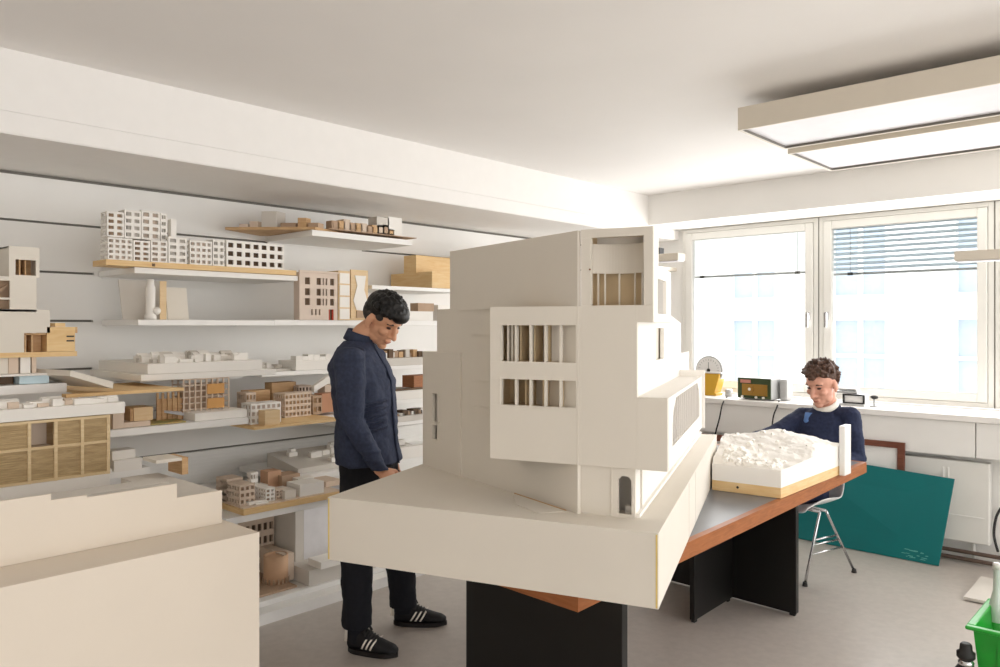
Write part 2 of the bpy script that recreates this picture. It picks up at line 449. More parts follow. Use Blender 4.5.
m = MB().cyl((cx+.17, YS-.02, ZS+.0), (cx+.17, YS-.02, ZS+.06), .03, n=20); tag(m.build('cup', GREYM), 'small grey cup on the sill beside the yellow scale', 'cup')
# radio
Yr = 5.86; f = Frame((0, Yr, 0), (1, 0, 0), (0, 1, 0))
x0, x1 = onY(737.5, 390, Yr).x, onY(773, 390, Yr).x
fr = Frame((x0, Yr, 0), (1, -.10, 0), (.10, 1, 0)); w = (x1-x0)*1.0; h = .175
t = thing('radio', 'vintage radio with dark green front and brass grille on the window sill', 'radio', (x0, Yr, ZS))
m = MB().fbox(fr, 0, w, .004, .17, ZS+.008, ZS+h); m.build('case', GREYM, t, bevel=.008)
m = MB().fbox(fr, .004, w-.004, -.004, .004, ZS+.012, ZS+h-.004); m.build('front_panel', RADIO, t, bevel=.002)
m = MB().fbox(fr, .045, w-.03, -.009, -.004, ZS+.035, ZS+.125)
for i in range(5): m.fbox(fr, .19, w-.035, -.012, -.009, ZS+.045+i*.016, ZS+.052+i*.016)
m.build('grille', BRASS, t)
m = MB().cyl(fr.p(.12, -.024, ZS+.085), fr.p(.12, -.004, ZS+.085), .028, n=24); kn = m.build('dial_knob', BRASS, t)
m = MB().cyl(fr.p(.12, -.027, ZS+.085), fr.p(.12, -.024, ZS+.085), .012, n=16); m.build('knob_cap', CLOTHW, kn)
m = MB().fbox(fr, .03, .12, -.008, -.004, ZS+.132, ZS+.158); m.build('name_plate', mat('faded_red_print', '#c98a7a', .5), t)
for u in (.05, .17, w-.06):
    m = MB().cyl(fr.p(u, -.02, ZS+.022), fr.p(u, -.004, ZS+.022), .009, n=12); m.build('button', CLOTHW, t)
for u in (.03, w-.03):
    m = MB().cyl(fr.p(u, .08, ZS), fr.p(u, .08, ZS+.01), .012, n=12); m.build('foot', DARK, t)
# pale box beside radio
x2 = onY(783, 390, Yr+.1).x
m = MB().box(x1+.02, x1+.09, Yr+.06, Yr+.18, ZS, ZS+.17); tag(m.build('storage_jar', GREYM, bevel=.02), 'pale grey jar on the sill right of the green radio', 'jar')
# printed items behind the seated man
Yb = 5.88; x0, x1 = onY(842, 395, Yb).x, onY(864, 395, Yb).x
m = MB().box(x0-.12, x1, Yb, Yb+.16, ZS, ZS+.018); tag(m.build('book', GREYM), 'thin grey book lying lowest on the sill behind the seated man', 'book')
t = thing('display_case', 'small framed glass case on the sill behind the seated man', 'case', (x0, Yb, ZS+.018))
m = MB()
for u in (x0, x1-.012): m.box(u, u+.012, Yb+.01, Yb+.022, ZS+.018, ZS+.085)
m.box(x0+.012, x1-.012, Yb+.01, Yb+.022, ZS+.075, ZS+.085); m.box(x0+.012, x1-.012, Yb+.01, Yb+.022, ZS+.018, ZS+.026)
m.build('frame', DARK, t)
m = MB().box(x0+.004, x1-.004, Yb+.022, Yb+.12, ZS+.018, ZS+.082); m.build('box', PLASTW, t)
m = MB().box(x0-.05, x0+.1, Yb+.02, Yb+.12, ZS+.086, ZS+.105).box(x0-.04, x0+.09, Yb+.03, Yb+.11, ZS+.108, ZS+.126); tag(m.build('camera', GREYM, bevel=.006), 'small grey device lying on the glass case behind the seated man', 'device')
xx = onY(872, 395, Yb).x
t = thing('desk_clamp', 'small dark knob on a stand on the sill right of the glass case', 'clamp', (xx, Yb+.05, ZS))
m = MB().cyl((xx, Yb+.05, ZS), (xx, Yb+.05, ZS+.06), .008).cyl((xx, Yb+.05, ZS), (xx, Yb+.05, ZS+.01), .03); m.build('stand', GREYM, t)
m = MB().ell((xx, Yb+.05, ZS+.07), .028, .018, .014); m.build('knob', DARK, t)
# cords hanging over the sill edge
def cord(name, pts, r, mt, label, cat='cord'):
    P = [Vector(p) for p in pts]; out = []
    for i in range(len(P)-1):
        p0 = P[max(i-1, 0)]; p1 = P[i]; p2 = P[i+1]; p3 = P[min(i+2, len(P)-1)]
        for k in range(8):
            tt = k/8; out.append(.5*((2*p1)+(p2-p0)*tt+(2*p0-5*p1+4*p2-p3)*tt**2+(3*p1-p0-3*p2+p3)*tt**3))
    out.append(P[-1])
    return tag(MB().tube(out, r, 8).build(name, mt), label, cat)
yc = YP-.05
cord('power_cord', [onZ(727, 397, ZS+.006), onY(722.5, 404, yc), onY(719.5, 418, yc), onY(716, 431, yc), onY(713.5, 442, yc)], .006, DARK, 'black cord hanging over the sill below the yellow scale')
cord('power_cord', [onZ(779, 401, ZS+.006), onY(776.5, 408, yc), onY(773.5, 416, yc), onY(772, 428, yc), onY(771, 445, yc)], .006, DARK, 'black cord hanging over the sill right of the green radio')
cord('power_cord', [onY(1001, 508, YP+.1), onY(996, 518, YP+.08), onY(994, 535, YP+.06), onY(998, 552, YP+.05)], .008, DARK, 'thick black cable looping down at the right edge of the room')
# radiator under the panels
xr0, xr1 = onY(903, 500, YP+.06).x-.35, onY(990, 500, YP+.04).x
t = thing('radiator', 'cream flat panel radiator under the window right of the teal board', 'radiator', ((xr0+xr1)/2, YP+.08, .13))
m = MB().box(xr0, xr1, YP+.03, YP+.10, .13, .66); m.build('panel', FRAMEW, t, bevel=.008)
m = MB()
m.box(xr0+.03, xr1-.03, YP+.024, YP+.03, .30, .305); m.box(xr1-.27, xr1-.262, YP+.024, YP+.03, .33, .61); m.box(xr1-.24, xr1-.232, YP+.024, YP+.03, .33, .61)
m.build('groove', WALL, t)
m = MB().cyl((xr1-.1, YP+.08, 0), (xr1-.1, YP+.08, .13), .012); m.build('pipe', FRAMEW, t)
for k, (zz, yy) in enumerate(((.07, .02), (.028, .0))):
    m = MB().cyl((-2.9, YP+yy, zz), (1.5, YP+yy, zz), .013, n=12)
    tag(m.build('heating_pipe', mat('pipe_brown', '#6b5a50', .5)), ['upper dark pipe running along the wall behind the teal board', 'lower dark pipe along the floor edge behind the teal board'][k], 'pipe')
# red-brown picture frame and teal board leaning on the wall
def lean_rect(fx0, fx1, z0, z1, y0, y1):   # foot y0 at z0, head y1 at z1
    U = Vector((1, 0, 0)); W = Vector((0, y1-y0, z1-z0)); n = U.cross(W).normalized()
    return Vector((fx0, y0, z0)), U*(fx1-fx0), W, n
pf = onY(905, 443, YP-.015); fx1 = pf.x; fz = pf.z
t = thing('picture_frame', 'empty red-brown wooden frame leaning on the wall behind the teal board', 'frame', (fx1-.5, YP-.1, 0))
O, U, W, n = lean_rect(fx1-1.0, fx1, .004, fz, YP-.05, YP-.004)
if n.y > 0: n = -n
def slab(O, U, W, n, a0, a1, b0, b1, th):
    return [O+U*a0+W*b0, O+U*a1+W*b0, O+U*a1+W*b1, O+U*a0+W*b1], n*th
m = MB()
for (a0, a1, b0, b1) in ((0, 1, 0, .055), (0, 1, .945, 1), (0, .045, .055, .945), (.955, 1, .055, .945)):
    pts, v = slab(O, U, W, n, a0, a1, b0, b1, .022); m.extr(pts, v)
m.build('frame', FRAMEB, t)
pts, v = slab(O, U, W, n, .045, .955, .055, .945, .006); m = MB().extr(pts, v); m.build('backing', WALL, t)
# second wooden panel further left
pq = onY(748, 437, YP-.02)
O2, U2, W2, n2 = lean_rect(pq.x-.45, pq.x, .004, pq.z, YP-.10, YP-.06)
if n2.y > 0: n2 = -n2
t = thing('picture_frame', 'red-brown wooden frame against the wall behind the landscape model, left of the seated man', 'frame', (pq.x-.2, YP-.1, 0))
m = MB()
for (a0, a1, b0, b1) in ((0, 1, 0, .07), (0, 1, .93, 1), (0, .1, .07, .93), (.9, 1, .07, .93)):
    pts, v = slab(O2, U2, W2, n2, a0, a1, b0, b1, .025); m.extr(pts, v)
m.build('frame', FRAMEB, t)
pts, v = slab(O2, U2, W2, n2, .1, .9, .07, .93, .006); m = MB().extr(pts, v); m.build('backing', WALL, t)
br = onZ(939, 566, .003); bl = onZ(802, 539, .003)
tr = onY(955, 479, YP-.075); tl = onY(866, 464.5, YP-.075)
d = (tl-tr)/((tl-tr).x); tl = tr+d*(-1.12); d2 = (bl-br)/((bl-br).x); bl = br+d2*(-1.17)
nn = (br-bl).cross(tl-bl).normalized()
if nn.y > 0: nn = -nn
t = thing('chalkboard', 'large teal chalkboard sheet leaning against the wall under the window', 'board', (br+bl)/2)
m = MB().extr([bl, br, tr, tl], nn*.012); m.build('sheet', TEAL, t, bevel=.002)
m = MB(); rr = random.Random(3)
for i in range(16):
    a = .02+rr.random()*.16; b = .03+rr.random()*.09
    p = br*(1-a)*(1-b)+bl*a*(1-b)+tr*(1-a)*b+tl*a*b + nn*.0122
    e = (bl-br).normalized()*(.008+.03*rr.random()); u = (tr-br).normalized()*(.003+.004*rr.random())
    m.extr([p, p+e, p+e*.8+u, p+u*.9], nn*.0006)
m.build('scuff', mat('chalk_scuff', '#5fa79d', .8), t)
# floor panel, crate, bottles
def cw(px, py, Z=0): return onZ(px, py, Z)
a = cw(963.7, 597, .02); b = cw(981, 576.5, .02); U = Vector((1, 0, 0)); 
m = MB().prism([(a.x, a.y), (a.x+.5, a.y), (b.x+.5, b.y), (b.x, b.y)], .006, .022)
t = tag(m.build('floor_panel', [CARDG]), 'thin pale panel lying on the floor behind the green crate', 'panel')
import mathutils.noise as mnoise
# green crate with bottles
HR = .33
a = onZ(964.6, 625.5, HR); b = onZ(981, 596, HR)
x0, y0, y1 = a.x, a.y, b.y; x1 = x0+.62
t = thing('crate', 'bright green plastic crate with a flared rim at the right edge', 'crate', ((x0+x1)/2, (y0+y1)/2, 0))
m = MB(); th = .006; e = .035
def frustum(m, x0, x1, y0, y1, z0, z1, ins, th):
    bo = [(x0+ins, y0+ins), (x1-ins, y0+ins), (x1-ins, y1-ins), (x0+ins, y1-ins)]; to = [(x0, y0), (x1, y0), (x1, y1), (x0, y1)]
    def sh(p, k): return [(p[0][0]+k, p[0][1]+k), (p[1][0]-k, p[1][1]+k), (p[2][0]-k, p[2][1]-k), (p[3][0]+k, p[3][1]-k)]
    vs = [(*p, z0) for p in bo]+[(*p, z1) for p in to]+[(*p, z0+th) for p in sh(bo, th)]+[(*p, z1) for p in sh(to, th)]
    fs = [(3, 2, 1, 0), (8, 9, 10, 11)]
    for i in range(4):
        j = (i+1) % 4; fs += [(i, j, 4+j, 4+i), (8+j, 8+i, 12+i, 12+j), (4+i, 4+j, 12+j, 12+i)]
    m.add(vs, fs)
frustum(m, x0+.025, x1-.025, y0+.025, y1-.025, 0, HR-.012, .03, th); m.build('body', GREEN, t)
m = MB()
m.box(x0, x1, y0, y0+.032, HR-.016, HR); m.box(x0, x1, y1-.032, y1, HR-.016, HR); m.box(x0, x0+.032, y0+.032, y1-.032, HR-.016, HR); m.box(x1-.032, x1, y0+.032, y1-.032, HR-.016, HR)
m.build('rim', GREEN, t, bevel=.006)
m = MB()
for u in (.12, .3, .48): MB().box(x0+u-.01, x0+u+.01, y0+.026, y0+.034, .05, HR-.02).build('rib', GREEN, t)
for (u0, u1, v0, v1) in ((.035, .10, .33, .40), (.035, .075, .04, .13)):
    m = MB().box(x0+u0, x0+u1, y0+v0, y0+v1, HR-.045, HR-.042); m.build('label', mat('torn_paper', '#b9d7ae', .8), t, label='torn pale paper label')
def bottle(x, y, z, h, label, mt, capm):
    t = thing('bottle', label, 'bottle', (x, y, z))
    r = .037
    m = MB().lathe((x, y, z), [(r*.9, 0), (r, .008), (r, h*.55), (r*.8, h*.64), (r*.42, h*.76), (r*.36, h*.93), (r*.42, h*.94), (r*.42, h*.965)], 20); m.build('body', mt, t)
    m = MB().lathe((x, y, z), [(r*1.01, h*.2), (r*1.012, h*.5)], 20); m.build('label', GREEN, t)
    m = MB().lathe((x, y, z), [(r*.45, h*.95), (r*.45, h), (r*.3, h+.003)], 16); m.build('cap', capm, t)
bg = onZ(997, 605, HR)
bottle(bg.x+.0, bg.y+.0, .012, .50, 'tall clear bottle with green label standing in the green crate', mat('pale_glass', '#cfd6cf', .12, spec=.6), mat('white_cap', '#dedbd5', .4))
for i, (dx, dy, lab) in enumerate(((.12, .1, 'green bottle in the crate right of the tall clear one'), (.22, -.06, 'green bottle nearest the right end of the crate'))):
    bottle(bg.x+dx, bg.y+dy, .012, .30, lab, GREEND, DARK)
# dark things on floor by the crate
q = onZ(966, 668, .16)
def small_dark(x, y, label):
    t = thing('spray_can', label, 'can', (x, y, 0))
    m = MB().lathe((x, y, 0), [(.04, 0), (.042, .01), (.042, .15), (.03, .17)], 20); m.build('body', DARK, t)
    m = MB().lathe((x, y, 0), [(.028, .17), (.03, .185), (.02, .2)], 20); m.build('collar', CHROME, t, label='shiny metal collar')
    m = MB().lathe((x, y, 0), [(.03, .2), (.034, .205), (.034, .225), (.024, .23), (.022, .255), (.016, .262)], 20); m.build('cap', DARK, t)
small_dark(q.x+.0, q.y+.0, 'dark can with a metal collar on the floor left of the green crate')

# ================================================================== TABLE (frame: t along the right edge, n to the left)
TT = .74
NC = c2w(.2375, 2.36); AL = Vector((.653*CS-.757*SN, .653*SN+.757*CS, 0)); PE = Vector((-.705*CS-.709*SN, -.705*SN+.709*CS, 0))
TF = Frame(NC, AL, PE)
t = thing('work_table', 'large work table with dark top, wooden edge and black panel legs', 'table', TF.p(1.5, .5, 0))
m = MB().fbox(TF, .03, 2.95, .03, 1.09, TT-.004, TT); m.build('tabletop', LINO, t, label='dark grey linoleum top')
m = MB()
m.fbox(TF, 0, 2.98, 0, .03, TT-.062, TT); m.fbox(TF, 0, 2.98, 1.09, 1.12, TT-.062, TT)
m.fbox(TF, 0, .03, .03, 1.09, TT-.062, TT); m.fbox(TF, 2.95, 2.98, .03, 1.09, TT-.062, TT)
m.fbox(TF, .03, 2.95, .03, 1.09, TT-.062, TT-.004)
m.build('edge_band', EDGE, t, label='reddish wooden edge')
for (u0, u1, v0, v1) in ((.465, .505, .14, .98), (2.20, 2.24, .14, .98), (1.735, 2.20, .508, .538), (.505, .96, .508, .538)):
    m = MB().fbox(TF, u0, u1, v0, v1, .014, TT-.062); lg = m.build('leg', BLACK, t, bevel=.003)
    if u1-u0 < .1:
        for v in (v0+.01, v1-.04): MB().fbox(TF, u0+.008, u1-.008, v, v+.03, 0, .014).build('foot', DARK, lg)
    else:
        for u in (u0+.01, u1-.05): MB().fbox(TF, u, u+.03, v0+.005, v1-.005, 0, .014).build('foot', DARK, lg)

# ================================================================== LANDSCAPE MODEL on the table
A = c2w(1.316, 3.63); UL = c2w(.555, .61)-c2w(0, 0); VL = c2w(-.807, .59)-c2w(0, 0)
LF = Frame(A, UL, VL)      # u along the right side (deeper), v to the left
WU, WV = .825, .345
z0 = TT+.001
t = thing('landscape_model', 'white site model of a hilly town on a wooden base at the table end', 'architectural model', LF.p(WU/2, WV/2, z0))
# left side follows the big model's side; the base is a little deeper than wide
PL = [LF.p(0, 0, 0), LF.p(WU, 0, 0), LF.p(WU, .655, 0), LF.p(0, .333, 0)]
m = MB().prism([(p.x, p.y) for p in PL], z0, z0+.05); m.build('base', PINE, t, bevel=.002, label='pine base frame')
m = MB().cyl(LF.p(-.003, .205, z0+.028), LF.p(.004, .205, z0+.028), .006, n=12); m.build('screw_hole', DARK, t)
# terrain: height grid
def hgt(u, v):
    a = u/WU; b = max(0, 1-v/.8)
    z = .132+.020*a+.055*math.exp(-((a-.95)/.5)**2)*math.exp(-((v-.30)/.30)**2)+.016*math.sin(9*u+3)*math.sin(11*v+1)
    return z
nu, nv = 40, 34; rq = random.Random(8)
def vmax(u): return .333+(.655-.333)*u/WU
top = []; 
for i in range(nu+1):
    u = WU*i/nu
    for j in range(nv+1):
        v = vmax(u)*j/nv; zq = hgt(u, v)+.002*rq.random()+.016*(mnoise.noise(Vector((u*11, v*11, .3)))+.5*mnoise.noise(Vector((u*27, v*27, 1.3)))) if 0 < j else hgt(u, 0)*.0+.131+.03*(u/WU)
        if i == 0: zq = .131
        top.append(LF.p(u, v, z0+zq))
bot = [Vector((p.x, p.y, z0+.05)) for p in top]
N = len(top); W1 = nv+1; fs = []
for i in range(nu):
    for j in range(nv):
        a = i*W1+j; fs.append((a, a+1, a+W1+1, a+W1)); fs.append((N+a, N+a+W1, N+a+W1+1, N+a+1))
for i in range(nu):
    a = i*W1; fs.append((a, a+W1, N+a+W1, N+a)); a += nv; fs.append((a+W1, a, N+a, N+a+W1))
for j in range(nv):
    a = j; fs.append((a+1, a, N+a, N+a+1)); a = nu*W1+j; fs.append((a, a+1, N+a+1, N+a))
m = MB().add(top+bot, fs); terr = m.build('terrain', CARDW, t, label='white contoured terrain block')
rr = random.Random(5)
for k in range(90):
    u = (.04+rr.random()*(WU-.1)) if k%3 == 0 else (.03+.22*rr.random()); v = .04+rr.random()*(vmax(u)-.09); z = hgt(u, v); s = .012+.02*rr.random(); hgh = .006+.011*rr.random()
    fr = Frame(LF.p(u, v, 0), Matrix.Rotation(rr.random()*.8-.4, 3, 'Z') @ LF.U, Matrix.Rotation(0, 3, 'Z') @ LF.V)
    fr.V = Vector((-fr.U.y, fr.U.x, 0))
    m = MB(); l = s*(1+rr.random())
    m.fbox(fr, -l/2, l/2, -s/2, s/2, z0+z-.012, z0+z+.003+hgh*.7)
    m.extr([fr.p(-l/2, -s/2, z0+z+.003+hgh*.7), fr.p(-l/2, s/2, z0+z+.003+hgh*.7), fr.p(-l/2, 0, z0+z+.003+hgh*1.2)], fr.U*l)
    m.build('house_block', CARDW, terr)
# tall white slab standing at its far corner
zt = z0
q0 = LF.px(832.5, 470); q1 = LF.px(843.5, 474)
u0 = WU-.10; p = J(838, 474, 4.22)
sf = Frame(LF.p(WU-.06, -.034, 0), LF.U, LF.V)
m = MB().fbox(sf, 0, .10, 0, .03, zt, zt+.27)
tag(m.build('white_slab', PLASTW, bevel=.004), 'tall narrow white slab standing at the far corner of the landscape model', 'slab')
# ================================================================== THE BIG MODEL ON THE TABLE
BU = c2w(.912, -.41); BV = c2w(.41, .912)
BF = Frame(c2w(.33, 2.405), BU, BV)
ZB, ZP = TT+.001, TT+.218                       # underside and top of its base
GF = Frame(c2w(.2456, 2.44), c2w(-.544, .839), c2w(.839, .544))     # angled street wall
SD = c2w(.34, .94); SI = c2w(-.94, .34)
def fu(px): return BF.px(px, 400)[0]
def fh(px, py): return BF.px(px, py)[1]
t = thing('building_model', 'huge cream card building model with tower and window bands on the table', 'architectural model', c2w(.1, 3.2, ZB))
qa, qb = c2w(-.597, 2.683), c2w(.452, 2.21); qc = qb+SD*2.15; qd = qa+c2w(.378, .926)*1.95
m = MB().prism([(p.x, p.y) for p in (qa, qb, qc, qd)], ZB, ZP); base = m.build('base', CARD, t, bevel=.0015, label='deep cream card site base')
for (p, w) in ((qb, -1), (qa, 1)):                # bare foam edges at the corners
    d = (qb-qa).normalized(); n = Vector((d.y, -d.x, 0))
    if n.dot(p-CAM) > 0: n = -n
    fr = Frame(p, d*w*1.0, n); m = MB().fbox(fr, .003, .008, -.0, .0008, ZB+.003, ZP-.004); m.build('foam_edge', mat('foam_yellow', '#dcc274', .7), base, label='yellowish bare foam edge')
# joint lines on the right side of the base
e = (qc-qb).normalized(); en = Vector((e.y, -e.x, 0))
if en.dot(CAM-qb) < 0: en = -en
sf = Frame(qb, e, en)
for px in (695.5, 689):
    u = sf.px(px, 480)[0]
    m = MB().fbox(sf, u-.0015, u+.0015, 0, .0008, ZB+.005, ZP-.005); m.build('seam', CARDG, base)
# ---- front facade with its window bands and tower opening
u0, uL = fu(490), fu(581)
hb = fh(578, 465); hm = fh(540, 306.5)
w2b, w2t, w1b, w1t = fh(540, 406.3), fh(540, 380), fh(540, 362), fh(540, 325.3)
ua, ub = fu(501.3), fu(575.6); pw = (ub-ua)/5; mu = .007
us = [u0, ua]; 
for k in range(1, 5): us += [ua+pw*k-mu/2, ua+pw*k+mu/2]
us += [ub, uL]
holes = {(1+2*k, j) for k in range(5) for j in (1, 3)}
m = MB().facade(BF, us, [hb, w2b, w2t, w1b, w1t, hm], holes, .018)
uS, uT, uR = fu(637), fu(653), fu(667.5)
hter = fh(652, 398)                                # terrace level
h322 = fh(645, 322)
m.fbox(BF, uL, uS, 0, .018, hb, hm)
m.fbox(BF, uS, uR, 0, .018, hb, hter)
m.fbox(BF, uS, uT, 0, .018, h322, hm)
ht = fh(618, 227.8); tob, tot = fh(617, 305.2), fh(617, 236.5)
m.facade(BF, [uL, fu(591), fu(643.5), uT], [hm, tob, tot, ht], {(1, 1)}, .018)
m.build('front_facade', CARD, t, bevel=.0008)
# thin sills and lintels around the bands
m = MB()
m.fbox(BF, ua-.004, ub+.001, -.003, .018, w1t, w1t+.004); m.fbox(BF, ua-.006, ua-.003, -.002, .0, w2b-.004, w2t+.006); m.fbox(BF, ua-.004, ub, -.003, 0, w2b-.004, w2b)
m.build('window_surround', CARD, t)
# ---- interior rooms behind the windows
INT = mat('warm_card_inside', '#cdb896', .8, var=.04)
m = MB()
m.fbox(BF, u0+.002, uL, .135, .14, hb+.004, hm)                  # back wall
m.fbox(BF, u0+.003, u0+.012, .018, .135, hb, hm)                 # left wall
m.fbox(BF, uL-.008, uL-.001, .018, .135, hb, hm)
for h in (hb, w2b-.012, w1b-.006, hm-.006): m.fbox(BF, u0+.003, uL-.001, .018, .16, h, h+.006)
m.fbox(BF, u0+.003, uL-.001, .018, .16, w2t+.002, w2t+.008); m.fbox(BF, u0+.003, uL-.001, .018, .16, w1t+.008, w1t+.013)
for k, dv in ((1.05, .1), (2.02, .07), (2.95, .12)): m.fbox(BF, ua+pw*k, ua+pw*k+.005, .03, .03+dv, w1b, w1t+.008)
for k, dv in ((1.4, .1), (2.6, .06), (3.9, .1)): m.fbox(BF, ua+pw*k, ua+pw*k+.005, .03, .03+dv, w2b-.006, w2t+.004)
m.build('interior', INT, t, label='tan card rooms seen through the window bands')
for k in (.25, .55): MB().fbox(BF, ua+pw*k, ua+pw*k+.006, .0185, .035, w1b, w1t).build('fin', CARD, t)
MB().fbox(BF, ua+pw*3.1, ub, .045, .05, w1b, w1t).build('screen', CARDG, t)
# tower room: curved hanging wall, mullioned lower screen
m = MB()
TL, TR, TD = fu(590), fu(645), .10
m.fbox(BF, TL-.012, TL-.004, .018, TD, hm, ht-.002); m.fbox(BF, TR+.004, TR+.012, .018, TD, hm, ht-.002)
m.fbox(BF, TL-.004, TR+.004, .018, TD, tob-.01, tob-.004); m.fbox(BF, TL-.004, TR+.004, .018, TD, tot+.008, tot+.014)
m.fbox(BF, TL-.004, TR+.004, TD, TD+.006, tob-.004, tot+.008)
m.build('tower_room', INT, t)
hmid = fh(617, 272)
n = 20; vs = []; fs = []
for i in range(n+1):
    a = i/n; u = TL-.003+(TR-TL+.006)*a; v = .025+.055*math.sin(PI*min(1, a*.9+.05))
    vs += [BF.p(u, v, hmid), BF.p(u, v+.004, hmid), BF.p(u, v, tot-.016+.0*a), BF.p(u, v+.004, tot-.016)]
for i in range(n):
    o = 4*i; fs += [(o, o+4, o+6, o+2), (o+1, o+3, o+7, o+5), (o, o+1, o+5, o+4), (o+2, o+6, o+7, o+3)]
fs += [(0, 2, 3, 1), (4*n, 4*n+1, 4*n+3, 4*n+2)]
m = MB().add(vs, fs); m.build('curved_screen', CARD, t)
m = MB()
for a in (.08, .2, .45, .72): u = TL+(TR-TL)*a; m.fbox(BF, u, u+.004, .03+.04*a, .036+.04*a, tob, hmid)
m.build('mullion', CARD, t)
m = MB().cyl(BF.p(fu(590), -.003, fh(590, 269.5)), BF.p(fu(590), 0, fh(590, 269.5)), .003, n=10); m.build('pin', OAKD, t)
# ---- angled street wall: stepped outline
gp = [GF.px(*p) for p in ((450, 257.5), (450, 309), (437, 312), (437, 352))]
ht2 = ht
gu3 = GF.px(424.5, 400)[0]; g6 = GF.px(437, 352)[1]
pts = [(0.0, ZP), (0.0, ht2-.004), (gp[0][0], ht2-.004), (gp[0][0], gp[1][1]), (gp[2][0], gp[1][1]), (gp[2][0], g6), (gu3+.02, g6), (gu3+.02, ZP)]
m = MB()
m.fbox(GF, 0.002, gp[0][0], 0, .012, ZP, ht2-.002); m.fbox(GF, gp[0][0], gp[2][0], 0, .012, ZP, gp[1][1])
m.build('street_wall', CARD, t, label='tall plain angled card wall left of the window bands')
for (py, du) in ((335, .075), (382, .075), (408, .075), (308.5, .13)):
    ua_, h_ = GF.px(491, py, 0); ub_ = GF.px(473 if du < .1 else 461, py)[0]
    m = MB().fbox(GF, ua_-.02, ub_, -.006, 0, h_-.003, h_); m.build('ledge', CARD, t)
# lower wing at the left end, with a slotted opening
WO = GF.p(gp[2][0]-.055, 0, 0)
wf = Frame(GF.p(GF.px(462, 400)[0], -.008, 0), GF.U, GF.V)
a0 = GF.px(442.3, 400)[0]-GF.px(462, 400)[0]; a1 = GF.px(434, 400)[0]-GF.px(462, 400)[0]; a2 = GF.px(424.5, 400)[0]-GF.px(462, 400)[0]
H = lambda x, y: GF.px(x, y, -.008)[1]
m = MB().facade(wf, [0, a0, a1, a2], [ZP, H(438, 440), H(438, 425.5), H(438, 422.5), H(438, 394), g6], {(1, 1), (1, 3)}, .014)
m.fbox(wf, a2-.012, a2, .014, .2, ZP, g6)
m.build('wing', CARD, t)
m = MB().fbox(wf, a0-.03, a2-.012, .06, .066, ZP, g6-.01); um = a0+(a1-a0)*.5
m.fbox(wf, um, um+.01, .006, .03, H(438, 422.5), H(438, 394))
m.build('wing_interior', CARDG, t)
# ---- core body behind the sheets
def cp(lat, z): p = c2w(lat, z); return (p.x, p.y)
RWO = c2w(*( (lambda r: r)(((637-500)/FPX*2.372, 2.372))))
RF = Frame(RWO, SD, SI)
TO = BF.p(uT, 0, 0); TWF = Frame(TO, SD, SI)
pu = [BF.p(fu(566), .165, 0), GF.p(.86, .02, 0), GF.p(1.02, .30, 0), RF.p(1.25, .02, 0), RF.p(.02, .02, 0)+BV*.16]
m = MB().prism([(p.x, p.y) for p in pu], ZP, hter-.005); m.build('core', CARD, t)
pu2 = [BF.p(fu(570), .22, 0), GF.p(.62, .02, 0), GF.p(.8, .25, 0), RF.p(.8, .02, 0), RF.p(.24, .02, 0)]
m = MB().prism([(p.x, p.y) for p in pu2], hter-.005, 1.545); m.build('upper_core', CARD, t)
# ---- right side: upper wall, tower side, terrace; whiter card paints in window light
def ru(px): return RF.px(px, 360)[0]
rh = lambda x, y: RF.px(x, y)[1]
hh = [hter, rh(660, 359.6), rh(660, 328), h322]
m = MB().facade(RF, [.019, ru(656), ru(664), ru(681)], hh, {(1, 1)}, .014)
m.fbox(RF, ru(681), ru(689), 0, .014, hter, rh(686, 352))
m.extr([RF.p(ru(671), 0, h322), RF.p(ru(681), 0, h322), RF.p(ru(671), 0, h322+.03)], RF.V*.014)
m.build('side_wall', CARDW, t)
m = MB().fbox(RF, ru(655), ru(665), .05, .055, hter, h322); m.build('side_room', CARDW, t)
def tu(px): return TWF.px(px, 300)[0]
th_ = lambda x, y: TWF.px(x, y)[1]
m = MB().facade(TWF, [.0185, tu(657.6), tu(666.5), tu(671)], [h322, th_(662, 314), th_(662, 280), th_(662, 268)], {(1, 1)}, .012)
m.fbox(TWF, .0185, .115, 0, .012, th_(662, 268), ht); m.fbox(TWF, .103, .115, .012, .20, th_(662, 268), ht)
m.build('tower_side', CARDW, t)
m = MB().fbox(TWF, tu(656), tu(669), .04, .045, h322, th_(662, 268)); m.fbox(TWF, .02, tu(671), .012, .06, h322-.0, h322+.004); m.build('tower_side_room', CARDW, t)
BWO = BF.p(uR, 0, 0); BW = Frame(BWO, SD, SI)
def bu(px): return BW.px(px, 400)[0]
bh = lambda x, y: BW.px(x, y)[1]
LB = bu(702)
m = MB()
pp = [BF.p(uS-.02, .0185, 0), BF.p(uR, .0185, 0), BW.p(LB, 0, 0), RF.p(LB, -.0, 0), RF.p(.02, -.0, 0)]
m.prism([(p.x, p.y) for p in pp], hter-.012, hter); m.build('terrace', CARDW, t)
# grille wall under the terrace, window light again painted as whiter card
g0, g1 = bu(672.5), bu(699.5); gb = bh(686, 431.5); gt = hter-.013
m = MB().facade(BW, [.0185, g0, g1, LB], [hb, gb, gt, hter-.0125], {(1, 1)}, .012)
c = .03
for (ux, s) in ((g0, 1), (g1, -1)):
    m.extr([BW.p(ux, 0, gt), BW.p(ux+s*.09, 0, gt), BW.p(ux+s*.03, 0, gt-.035), BW.p(ux, 0, gt-.08)], BW.V*.012)
m.build('block_side', CARDW, t)
m = MB(); nb = 15
for k in range(nb):
    u = g0+(g1-g0)*(k+.5)/nb; m.fbox(BW, u-.0028, u+.0028, .002, .008, gb, gt)
m.build('grille_bars', CARDW, t, label='row of thin vertical grille bars')
m = MB().fbox(BW, g0-.02, g1+.02, .06, .065, hb, gt); m.build('grille_room', mat('tan_card_inside', '#86705a', .8), t)
